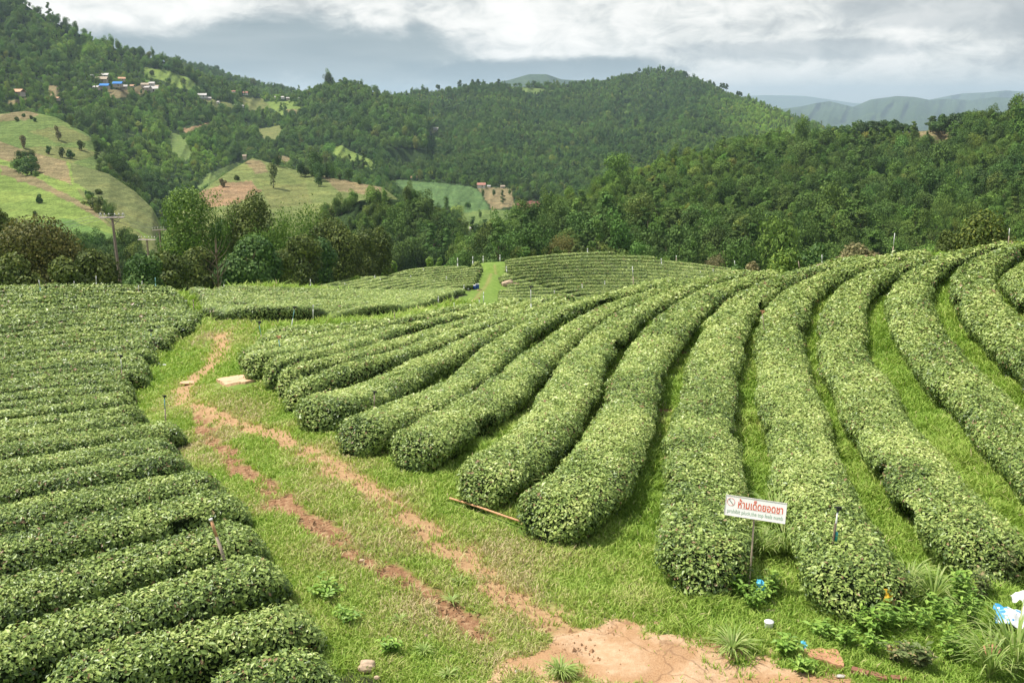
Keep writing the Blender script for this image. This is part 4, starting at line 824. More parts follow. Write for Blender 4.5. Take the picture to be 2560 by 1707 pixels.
def band(x, y, r):   # forest in the folds between the fields of the left hillside
    a = (y > ip(x, [(130, 585), (200, 560), (300, 575), (360, 590), (470, 600)])) & (x > 120)
    b_ = pip(x, y, [(196, 452), (240, 470), (262, 500), (250, 515), (215, 490)]) | pip(x, y, [(30, 372), (70, 358), (92, 392), (86, 420), (50, 400)])
    return a & (r.random(len(x)) < .7) | b_
def lf3(x, y, r): return (y > ip(x, [(400, 575), (600, 590), (760, 560), (840, 505), (900, 480), (1000, 500)]) - 20 * (r.random(len(x)) < .3)) | pip(x, y, [(690, 392), (760, 400), (770, 412), (735, 418), (690, 405)]) | (y < ip(x, LY['LF3'].top) + 5) & (x > 600) & (r.random(len(x)) < .5)
def lf2(x, y, r): return ((x > 215) | (y < ip(x, LY['LF2'].top) + 5) & (r.random(len(x)) < .15) | (r.random(len(x)) < .004))
forest('near_forest', 'bright and dark green jungle on the nearer slope right of the valley', [
    scatter_on('MR', 18, F_MR, 211, (.40, .80), bright=br_mr, pinefrac=.25, gain=1.12), scatter_on('VK', 26, [], 212, (.5, .9)), scatter_on('LF1', 26, [], 213, (.35, .62), only=band), scatter_on('LF3', 30, [], 214, (.4, .75), only=lf3), scatter_on('LF2', 44, [], 215, (.5, .85), only=lf2)])

# ---------------------------------------------------------------- single trees
def tree(kind, P, h_, w_, label, style, group=None, cat='tree', n=5000, leaf=.34, seed=0, cz=None, name=None, r0=.2, loc_sink=0.2, shape_h=None):
    """root empty with trunk and crown; h_ total height, w_ crown width, cz crown base height"""
    cz = h_ * .22 if cz is None else cz
    root = empty(name or {'bamboo': 'bamboo_clump', 'pine': 'pine_tree', 'bush': 'shrub'}.get(kind, 'broadleaf_tree'), (P[0], P[1], P[2] - loc_sink))
    tag(root, label, cat, group)
    k = 'round' if kind in ('bush', 'bare') else kind
    V, rv = crown_arrays(seed, w_, (shape_h or (h_ - cz)), n, leaf, k); V = V + [0, 0, h_ - (shape_h or (h_ - cz))]
    if kind != 'bamboo':
        link('trunk', trunk_mb(seed, cz + (h_ - cz) * .7, w_, r0, cz, 6 if kind != 'bare' else 12).mesh('trunk', (M_bark,), True), root)
    else:
        mb = MB(); r = np.random.default_rng(seed)
        for q_ in range(9):
            a = r.uniform(0, 6.28); L = r.uniform(.2, .8) * w_ * .3; mb.tube([(math.cos(a) * .3, math.sin(a) * .3, -.3), (math.cos(a) * L * .4, math.sin(a) * L * .4, h_ * .5), (math.cos(a) * L, math.sin(a) * L, h_ * .85)], [.07, .06, .02], 5)
        link('stem', mb.mesh('stem', (M_tree['bamboo'],)), root)
    link('crown', mk_mesh('crown', V, quads(len(V) // 4), (M_tree[style],), {'rnd': rv}), root)
    return root
def zat(xd, yd, Y): return float(atd(xd, yd, Y)[2])
def crest_tree(i, xd, ytop, wd, Y, kind, style, label, group='trees behind the left field', base=None, **kw):
    x = float(atd(xd, 600, Y)[0]); zg = float(Tz(x, Y)) if base is None else base; zt = zat(xd, ytop, Y); w_ = wd / (F / K) * Y * (1.14 if i < 100 else 1.0)
    return tree(kind, (x, Y, zg), zt - zg, w_, label, style, group, seed=1000 + i, **kw)
CT = [ # x, top, width, distance, kind, style, label
 (6, 478, 105, 108, 'round', 'olive', 'dark olive tree cut by the left edge of the photo'),
 (100, 503, 185, 92, 'round', 'rust', 'big rusty brown and green tree at the far left'),
 (30, 585, 120, 80, 'round', 'olive', 'low leafy tree at the left edge, in front of the rusty tree'),
 (150, 592, 90, 78, 'round', 'olive', 'low olive tree at the foot of the rusty tree'),
 (222, 572, 90, 90, 'round', 'olive', 'small olive tree just left of the tall power pole'),
 (322, 588, 95, 82, 'round', 'green', 'dark green tree just right of the tall power pole'),
 (388, 578, 90, 88, 'round', 'olive', 'olive tree below the two farther power poles'),
 (455, 572, 110, 98, 'round', 'olive', 'olive round tree left of the dark front tree'),
 (440, 434, 120, 140, 'tall', 'bright', 'tallest slender tree of the group, light green, with bare trunk'),
 (505, 446, 62, 140, 'bamboo', 'bamboo', 'narrow plume of bamboo between the two tallest trees'),
 (575, 443, 92, 142, 'tall', 'olive', 'tall dark tree right of the narrow bamboo plume'),
 (640, 486, 90, 140, 'bamboo', 'bamboo', 'arching bamboo clump right of the tallest trees'),
 (705, 478, 100, 150, 'bamboo', 'bamboo', 'yellow green bamboo clump with a drooping top'),
 (568, 545, 118, 98, 'round', 'green', 'dark round tree standing free in front, on a short trunk'),
 (628, 566, 66, 102, 'round', 'olive', 'small olive tree touching the dark front tree'),
 (690, 540, 85, 128, 'round', 'olive', 'olive tree with visible stem above the dirt road'),
 (772, 507, 120, 150, 'round', 'olive', 'large olive tree right of the dirt road'),
 (728, 548, 78, 140, 'round', 'green', 'green tree in front of the large olive tree'),
 (830, 528, 84, 158, 'round', 'olive', 'wide dark tree at the right part of the group'),
 (872, 522, 56, 165, 'round', 'olive', 'rightmost tree of the group, tapering over the slope'),
 (535, 505, 80, 150, 'round', 'green', 'shaded tree filling the gap behind the bamboo plume'),
 (420, 520, 90, 150, 'round', 'green', 'leafy tree behind the far power poles'),
 (750, 490, 60, 170, 'round', 'olive', 'rounded crown peeping over the large olive tree'),
 (60, 530, 110, 115, 'round', 'olive', 'tall olive crown behind the rusty tree'),
]
for i, (xd, yt, wd, Y, kd, st, lab) in enumerate(CT):
    front = Y < 96
    crest_tree(i, xd, yt, wd, Y, kd, st, lab, n=int(min(30000, 11000 * (wd / 80.) ** 1.6)), leaf=.25 if front else .30, cz=(.8 if kd != 'tall' else 4.0), r0=.22)
# thin bare tree
def bare_tree(P, h_, label, seed, twigs=26):
    root = empty('bare_tree', P); tag(root, label, 'tree'); r = np.random.default_rng(seed); mb = MB(); mb.tube([(0, 0, -.3), (.05, 0, h_ * .5), (0, .05, h_)], [.09, .07, .02], 6); link('trunk', mb.mesh('trunk', (M_bark,)), root)
    tw = MB()
    for k in range(twigs):
        z = h_ * r.uniform(.35, .95); a = r.uniform(0, 6.28); L = h_ * r.uniform(.12, .3); tw.tube([(0, 0, z), (math.cos(a) * L * .5, math.sin(a) * L * .5, z + L * .45), (math.cos(a) * L * .8, math.sin(a) * L * .8, z + L)], [.035, .02, .01], 4)
    link('branches', tw.mesh('branches', (M_bark,)), root); return root
x_ = float(atd(497, 600, 88)[0]); bare_tree((x_, 88, float(Tz(x_, 88))), 6.5, 'thin leafless grey tree between the brownish and the dark tree', 3)
# trees just behind the right hillside and mound
RT = [
 (2262, 494, 140, 66, 'flat', 'gold', 'spreading tree with golden lit top behind the right crest'),
 (2178, 530, 70, 68, 'round', 'olive', 'low olive tree left of the golden topped tree'),
 (1985, 563, 120, 82, 'round', 'tan', 'pale brownish tree behind the middle of the right crest'),
 (1800, 572, 92, 92, 'flat', 'bright', 'bright green layered tree behind the right crest'),
 (1860, 562, 110, 94, 'round', 'green', 'dark green dome tree right of the layered bright tree'),
 (1735, 600, 56, 96, 'round', 'tan', 'small pinkish brown tree left of the bright layered tree'),
 (1700, 608, 46, 100, 'round', 'green', 'small green tree at the low point of the crest line'),
 (1650, 582, 80, 222, 'round', 'tan', 'reddish brown dome tree behind the end of the mound'),
 (1905, 612, 60, 74, 'round', 'rust', 'small rusty bush right below the dark dome tree'),
 (1290, 540, 110, 232, 'round', 'rust', 'dark reddish tree behind the top of the mound'),
 (2080, 580, 70, 86, 'round', 'green', 'bluish green shrub right of the pale brownish tree'),
]
for i, (xd, yt, wd, Y, kd, st, lab) in enumerate(RT):
    crest_tree(100 + i, xd, yt, wd, Y, kd, st, lab, group='trees behind the right crest', n=int((9000 if Y > 75 else 15000) * (wd / 80.) ** 1.6), leaf=.26 if Y > 75 else .17, cz=1.2, base=None)
for i, (xd, yt, wd) in enumerate([(1186, 566, 26), (1206, 570, 22), (1222, 572, 20), (1250, 568, 24), (1276, 566, 22), (1300, 572, 18), (1335, 566, 22), (1362, 568, 24), (1388, 569, 22), (1410, 570, 20), (905, 600, 30), (880, 606, 26), (1500, 588, 20), (1528, 590, 18), (1565, 598, 16), (815, 632, 24), (985, 590, 26), (1010, 592, 22)]):
    Y = 218 if 1000 < xd < 1480 else (212 if xd > 1480 else (138 if xd < 850 else 176))
    crest_tree(200 + i, xd, yt, wd, Y, 'bush', 'gold' if 1100 < xd < 1480 else 'bright', 'bushy yellow green shrub, %s of those along the far edge of the tea' % ordn[i], group='young shrubs along the far edge of the tea', cat='shrub', n=1600, leaf=.42, cz=.3, r0=.08)

# single trees on the hillside fields and the ridges
def c1(x, y): return x / 2.735 / K, y / 2.735 / K
def hill_tree(i, key, xd, yd, hd, kind, style, label, wf=.6, group='single trees on the hillside fields', up=0):
    L = LY[key]; P = L.P(xd, yd); Y = P[1]; s_ = Y / (F / K); h_ = hd * s_ * 1.02
    return tree(kind, P, h_, h_ * wf, label, style, group, seed=2000 + i, n=700, leaf=max(.7, s_ * 1.6), cz=h_ * .15, r0=.25)
HT = [('LF3', 1870, 1285, 165, 'tall', 'tall slender tree alone on the middle hill', .38), ('LF3', 2180, 1275, 95, 'round', 'smaller tree right of the tall slender one on the middle hill', .5), ('LF3', 1620, 1230, 34, 'round', 'tiny round tree on the upper middle hill', 1.0),
 ('LF3', 1527, 1280, 60, 'round', 'small pale tree at the left edge of the middle hill', .7), ('LF2', 560, 1030, 68, 'round', 'dark round tree high on the upper left field', .75), ('LF2', 333, 1055, 55, 'round', 'lone dark tree low on the upper left field', .65),
 ('LF2', 425, 1075, 65, 'round', 'left tree of the pair above the brown field edge', .6), ('LF2', 482, 1085, 60, 'round', 'right tree of the pair above the brown field edge', .95), ('LF2', 400, 960, 95, 'tall', 'thin pale tree on the upper left field', .4), ('LF2', 165, 1018, 88, 'tall', 'thin yellowish tree at the left of the upper field', .5),
 ('LF2', 118, 830, 30, 'round', 'small tree near the top of the upper left field', .9), ('LF2', 160, 800, 22, 'round', 'tiny tree at the top of the upper left field', .9), ('LF2', 215, 815, 24, 'round', 'tiny tree right of the top of the upper field', .9), ('LF2', 240, 832, 26, 'round', 'tiny round tree below the red bare patch', .9),
 ('LF1', 676, 1328, 34, 'round', 'round bush alone on the dark striped field', 1.2), ('LF1', 270, 1390, 60, 'round', 'small upright tree on the bright green slope', .62), ('LF1', 242, 1480, 38, 'round', 'tiny tree low on the bright green slope', .6), ('LF1', 215, 1190, 125, 'round', 'tallest of the dark trees clumped in the left field', .75),
 ('LF1', 150, 1165, 95, 'round', 'leafy tree at the left of the clump in the left field', .9), ('LF1', 185, 1200, 85, 'round', 'front tree of the clump in the left field', 1.1), ('LF1', 640, 1430, 80, 'round', 'wide dark tree in the gully between the left fields', 1.6), ('LF1', 610, 1350, 45, 'round', 'small dark tree above the gully of the left fields', 1.2),
 ('ML', 1255, 595, 62, 'round', 'dark tree on the highest green clearing', .65), ('ML', 1157, 572, 36, 'round', 'small tree below the highest green clearing', .8), ('ML', 1040, 518, 34, 'round', 'round tree at the left of the highest clearing', .8), ('ML', 1100, 480, 44, 'tall', 'slim tree at the top of the highest clearing', .5)]
for i, (key, x, y, hd, kd, lab, wf) in enumerate(HT):
    xd, yd = c1(x, y); hill_tree(i, key, xd, yd, hd / 2.735 / K, kd, 'tan' if 'pale' in lab or 'yellowish' in lab else ('green' if i % 2 else 'olive'), lab, wf)
# pines standing clear on the nearer ridge at the right
def c2(x, y): return (1700 + x / 2.735) / K, y / 2.735 / K
r = np.random.default_rng(77); pid = 0
for xs_, n_, top in (((1030, 1620), 24, [(1030, 870), (1100, 860), (1250, 835), (1450, 822), (1600, 850)]), ((1700, 2110), 20, [(1700, 850), (1780, 830), (1860, 775), (2000, 760), (2110, 775)]), ((2140, 2440), 9, [(2140, 790), (2250, 755), (2440, 770)])):
    for k in range(n_):
        x = xs_[0] + (xs_[1] - xs_[0]) * (k + .5 + r.uniform(-.35, .35)) / n_; yt = ip(x, top) + r.uniform(-8, 22); xd, yd = c2(x, yt)
        L = LY['MR']; ycr = ip(xd, L.top) + L.lift + r.uniform(2, 12); P = L.P(xd, ycr); s_ = P[1] / (F / K); h_ = (ycr - yd) * s_
        if h_ < 5: h_ = 9
        place = ('on the left part', 'in the tall group', 'at the right end')[0 if n_ == 24 else (1 if n_ == 20 else 2)]
        tree('flat' if r.random() < .7 else 'pine', P, h_, h_ * r.uniform(.6, 1.0), 'dark ridge pine %s of the near ridge, %s from the left' % (place, ordn[k]), 'green' if r.random() < .4 else 'pine', 'pines on the near ridge', seed=2200 + pid, n=1500, leaf=.8, cz=h_ * r.uniform(.22, .42), r0=.3, name='pine_tree'); pid += 1
for k, (x, y, h0) in enumerate([(282, 585, 26), (298, 588, 30), (316, 592, 28), (228, 570, 14), (392, 640, 26), (405, 642, 26), (418, 648, 26)]):
    xd, yd = c2(x, y + 10); L = LY['MC']; P = L.P(xd, ip(xd, L.top) + L.lift + 1); s_ = P[1] / (F / K); h_ = max(9, (ip(xd, L.top) + L.lift + 1 - c2(x, y - h0 * .5)[1]) * s_)
    tree('pine', P, h_, h_ * .42, 'thin pine on the skyline right of the central summit, %s from the left' % ordn[k], 'pine', 'pines on the far skyline', seed=2300 + k, n=300, leaf=2.0, cz=h_ * .5, r0=.3, name='pine_tree')
for k, (xd, yt) in enumerate([(1056, 186), (1086, 184), (1098, 183), (1112, 188), (1145, 183), (1006, 196), (975, 203), (1524, 153), (1468, 157), (1228, 187)]):
    L = LY['MC']; yc = ip(xd, L.top) + L.lift + 1; P = L.P(xd, yc); s_ = P[1] / (F / K); h_ = max(8, (yc - yt) * s_)
    tree('round' if k % 2 else 'pine', P, h_, h_ * .6, 'lone tree on the central mountain skyline, %s from the left' % ordn[[2, 3, 4, 5, 6, 1, 0, 9, 8, 7][k]], 'pine', 'trees on the central skyline', seed=2400 + k, n=260, leaf=2.2, cz=h_ * .4, r0=.3)

# ---------------------------------------------------------------- houses of the hill villages
M_wall = plain('house_wall', (.42, .36, .29), .9, .1, .2, 1.0); M_wallw = plain('pale_wall', (.62, .60, .55), .9, .1, .1, 1.0)
def roofm(n_, c_): return plain(n_, c_, .8, .2, .18, .8)
RM = {'blue': roofm('blue_sheet_roof', (.06, .22, .55)), 'thatch': roofm('thatch_roof', (.42, .34, .25)), 'grey': roofm('grey_sheet_roof', (.46, .43, .40)), 'white': roofm('pale_sheet_roof', (.55, .52, .48)), 'red': roofm('red_tile_roof', (.42, .20, .15)), 'orange': roofm('orange_earth_roof', (.55, .33, .2)), 'teal': roofm('teal_sheet_roof', (.35, .62, .55))}
def house(key, xd, yd, wpx, roof, label, rz, group='village houses on the left mountain'):
    P = LY[key].P(xd, yd); w_ = wpx * P[1] / (F / K) * 1.15; d_ = w_ * .62; hh = max(.9, w_ * .26); rt = empty('village_house', P + np.array([0, 0, 3.5 if key == 'ML' else .6]), rz); tag(rt, label, 'house', group)
    mb = MB(); mb.box((0, 0, hh / 2 - .6), (w_ * .86, d_ * .86, hh + 1.2)); link('wall', mb.mesh('wall', (M_wallw if roof in ('white', 'red', 'teal') else M_wall,)), rt)
    a, b_, c_ = w_ / 2, d_ / 2 * 1.1, hh * .75; mb = MB(); th = .25
    V = []
    for dz in (0, th):
        V += [(-a, -b_, hh - .2 + dz), (a, -b_, hh - .2 + dz), (a, 0, hh + c_ + dz), (-a, 0, hh + c_ + dz), (a, b_, hh - .2 + dz), (-a, b_, hh - .2 + dz)]
    mb.add(V, [[6, 7, 8, 9], [9, 8, 10, 11], [3, 2, 1, 0], [5, 4, 2, 3], [0, 1, 7, 6], [4, 5, 11, 10], [1, 2, 8, 7], [2, 4, 10, 8], [3, 0, 6, 9], [5, 3, 9, 11]])
    link('roof', mb.mesh('roof', (RM[roof],)), rt); mb = MB(); mb.box((w_ * .1, -d_ * .43, hh * .42), (w_ * .1, .1, hh * .8)); link('door', mb.mesh('door', (M_bark,)), rt)
    return rt
HS = [(720, 545, 50, 'white', 'pale roofed hut highest in the left village'), (700, 580, 70, 'thatch', 'thatched house left of the blue roofs'), (835, 567, 42, 'orange', 'small tan hut above the second blue roof'), (720, 620, 56, 'blue', 'blue roofed house at the left of the village'), (810, 606, 56, 'blue', 'second blue roofed house, under the tan hut'),
 (850, 622, 46, 'grey', 'grey house below the second blue roof'), (664, 626, 40, 'grey', 'grey shed left of the first blue roof'), (1040, 596, 38, 'white', 'white roofed house right of the village tree'), (995, 608, 46, 'thatch', 'brown house beside the white roofed one'), (1045, 642, 66, 'white', 'long whitish house at the right of the village'),
 (1012, 626, 40, 'grey', 'grey house above the long whitish one'), (905, 612, 30, 'orange', 'small earth coloured hut in the village middle'), (1078, 614, 30, 'thatch', 'small brown hut at the right end of the village'), (1385, 680, 50, 'white', 'pale house right of the village, on its own'), (1430, 694, 30, 'grey', 'grey hut beside the pale lone house'),
 (1495, 716, 20, 'white', 'tiny white hut right of the grey hut'), (1612, 744, 32, 'white', 'left of two white huts in the middle forest'), (1648, 746, 30, 'white', 'right of two white huts in the middle forest'), (1680, 655, 30, 'red', 'small red roofed hut near the saddle'), (1598, 644, 22, 'red', 'tiny reddish hut left of the red roofed one'),
 (1892, 680, 22, 'white', 'first white hut on the saddle'), (1936, 682, 22, 'white', 'second white hut on the saddle'), (1972, 690, 24, 'grey', 'grey hut on the saddle'), (2050, 690, 20, 'white', 'last white hut on the saddle, by the knoll'), (130, 672, 74, 'orange', 'orange earth walled house at the far left'), (395, 700, 30, 'orange', 'small orange hut left of the village'), (632, 540, 22, 'white', 'tiny pale hut at the top left of the village')]
for i, (x, y, wp, rf, lab) in enumerate(HS):
    xd, yd = c1(x, y + 8); house('ML', xd, yd, wp / 2.735 / K, rf, lab, R.uniform(-.5, .5))
def c1b(x, y): return (850 + x / 2.735) / K, y / 2.735 / K
for x, y, wp, rf, lab, key in [(967, 1284, 52, 'red', 'red and white roofed farmhouse above the far tea field', 'MC'), (1018, 1284, 22, 'white', 'small white hut right of the red roofed farmhouse', 'MC'), (1112, 1288, 28, 'thatch', 'low brown hut at the right of the farm', 'MC'), (170, 1246, 22, 'teal', 'tiny teal roofed hut above the middle hill', 'MC'), (505, 1232, 40, 'orange', 'pinkish earth shed at the left corner of the far tea field', 'MC'), (655, 892, 30, 'white', 'white hut in the clearing on the central mountain', 'MC')]:
    house(key, *c1b(x, y), wp / 2.735 / K, rf, lab, R.uniform(-.3, .3), 'farm houses of the valley')
for x, y, wp, lab in [(905, 745, 34, 'left of three pale roofs down in the valley'), (940, 737, 34, 'middle one of three pale roofs down in the valley'), (968, 742, 28, 'right of three pale roofs down in the valley')]:
    house('MC', (850 + x / 2.735) / K, (480 + (y - 480) / 2.735) / K, wp / 2.735 / K, 'white', lab, R.uniform(-.5, .5), 'farm houses of the valley')
P = LY['LF3'].P(*c1(1672, 1086)); house('LF3', *c1(1672, 1086), 24 / 2.735 / K, 'thatch', 'small thatched field hut on top of the middle hill', .2, 'farm houses of the valley')

# ---------------------------------------------------------------- power line
M_conc = plain('weathered_concrete', (.25, .19, .16), .85, .2, .2, 2.0); M_steel = plain('rusty_steel', (.33, .27, .24), .6, .4, .2, 5.0); M_ins = plain('porcelain', (.75, .72, .66), .25, .5, .05); M_wire = plain('cable', (.16, .16, .16), .5, .3, .05)
def power_pole(x, y, zt, arm, rz, label, lean=(0, 0), braces=True):
    zg = float(Tz(x, y)); H = zt - zg; rt = empty('power_pole', (x, y, zg), 0); tag(rt, label, 'power pole', 'power poles behind the left field')
    mb = MB(); mb.tube([(0, 0, -.5), (lean[0] * .5, 0, H * .5), (lean[0], 0, H)], [.19, .155, .12], 4); link('pole', mb.mesh('pole', (M_conc,)), rt)
    c_, s_ = math.cos(rz), math.sin(rz); T_ = lambda a, b_, z: (lean[0] + a * c_ - b_ * s_, a * s_ + b_ * c_, z)
    for dz, dy in ((0, .14), (0, -.14)):
        mb = MB(); mb.tube([T_(-arm / 2, dy, H - .12), T_(arm / 2, dy, H - .12)], .06, 4); link('crossarm', mb.mesh('crossarm', (M_steel,)), rt)
    if braces:
        for sg in (-1, 1):
            mb = MB(); mb.tube([T_(sg * arm * .34, .15, H - .15), T_(0, .15, H - 1.0)], .03, 5); link('brace', mb.mesh('brace', (M_steel,)), rt)
    for a in (-.46, -.3, -.12, .12, .3, .46):
        mb = MB(); p = np.array(T_(a * arm, 0, H)); mb.tube([p, p + [0, 0, .08], p + [0, 0, .09], p + [0, 0, .17], p + [0, 0, .18], p + [0, 0, .26], p + [0, 0, .3]], [.02, .02, .075, .05, .085, .05, .02], 8); link('insulator', mb.mesh('insulator', (M_ins,), True), rt)
    if braces:   # jumper loops at the ends of the arm
        for sg in (-1, 1):
            mb = MB(); t_ = np.linspace(0, math.pi, 9); mb.tube([T_(sg * (arm * .47) + .12 * math.cos(q_), 0, H - .05 + .42 * math.sin(q_)) for q_ in t_], .022, 5); link('jumper_loop', mb.mesh('jumper_loop', (M_ins,)), rt)
    return [np.array([x, y, zg]) + np.array(T_(a * arm, 0, H + .28)) for a in (-.46, 0.0, .46)]
p1 = atd(257, 497, 98.); A1 = power_pole(float(p1[0]) + .3, 98., float(p1[2]), 2.35, .05, 'tall concrete power pole with crossarm, nearest of three', lean=(-.3, 0))
p2 = at(367, 597, 124.); A2 = power_pole(float(p2[0]), 124., float(p2[2]), 2.2, -.1, 'shorter power pole with wide crossarm, middle of three', braces=False)
p3 = at(398.5, 573, 140.); A3 = power_pole(float(p3[0]), 140., float(p3[2]), 2.0, .5, 'power pole farthest right, rising behind the olive tree', braces=False)
def cable(a, b_, sag, label, r_=.014):
    t_ = np.linspace(0, 1, 14)[:, None]; P = a * (1 - t_) + b_ * t_; P[:, 2] -= (sag * 4 * t_ * (1 - t_))[:, 0]; mb = MB(); mb.tube(P, r_, 4, False); tag(mb.obj('power_cable', (M_wire,)), label, 'cable', 'power cables')
for k, nm in enumerate(('left', 'middle', 'right')):
    cable(A1[k], A3[k], .5, '%s power cable from the tall pole to the rightmost pole' % nm)
    cable(A1[k], A1[k] + np.array([-46, -14, -7. - k * .4]), 1.2, '%s power cable running from the tall pole off to the left' % nm)
mb = MB(); g0 = A1[1] + [0, 0, -.9]; g1 = np.array([A1[1][0] - .55, 98.5, float(Tz(A1[1][0], 98)) + .1]); mb.tube([g0, g1], .02, 4); tag(mb.obj('guy_wire', (M_wire,)), 'thin guy wire beside the tall concrete power pole', 'cable')

# ---------------------------------------------------------------- irrigation risers
M_pvcw = plain('white_pvc', (.66, .66, .62), .5, .4, .12, 8.0); M_pvct = plain('teal_pvc', (.20, .42, .40), .5, .4, .15, 8.0); M_stake = plain('weathered_stake', (.42, .33, .25), .85, .15, .3, 10.0); M_head = plain('black_plastic', (.02, .02, .022), .5, .4, .1); M_headr = plain('red_plastic', (.45, .08, .04), .5, .4, .1); M_ochre = plain('ochre_stake', (.60, .33, .18), .85, .15, .25, 10.0)
def riser(top, base, label, mats=('w', 's'), head='b', off=.45, rmin=.016, y0=5, emb=.5):
    P = hit([base[0]], [base[1]], off, y0=y0)[0]; b_ = P.copy(); Y = P[1]
    tp = at(top[0], top[1], Y + .02); rt = empty('sprinkler_riser', b_); tag(rt, label, 'sprinkler', 'irrigation risers among the tea hedges')
    tv = tp - b_; tv[2] = max(tv[2], .5); low = np.array([at(base[0], base[1], Y)[0] - b_[0], 0, off]); rr = max(rmin, Y * .00042)
    direc = tv - low; k = .45
    M_ = {'w': M_pvcw, 't': M_pvct, 's': M_stake}
    foot = low - direc / (np.linalg.norm(direc) + 1e-6) * emb; mid = low + direc * k
    mb = MB(); mb.tube([foot, low, mid], [rr * 1.25, rr * 1.25, rr * 1.2], 8); link('stake', mb.mesh('stake', (M_[mats[1]],), True), rt)
    mb = MB(); mb.tube([mid - direc * .05, tv], [rr, rr * .9], 8); link('pipe', mb.mesh('pipe', (M_[mats[0]],), True), rt)
    if head:
        s_ = min(2.0, max(1, Y / 26.)); mb = MB(); mb.tube([tv, tv + np.array([0, 0, .03]) * s_, tv + np.array([0, 0, .035]) * s_, tv + np.array([0, 0, .07]) * s_], [.014 * s_, .014 * s_, .03 * s_, .022 * s_], 8); mb.box(tv + np.array([0, 0, .085]) * s_, np.array((.12, .02, .02)) * s_); mb.box(tv + np.array([.045, 0, .06]) * s_, np.array((.03, .03, .04)) * s_)
        link('sprinkler_head', mb.mesh('sprinkler_head', ({'r': M_headr, 'o': M_ochre}.get(head, M_head),)), rt)
    return rt
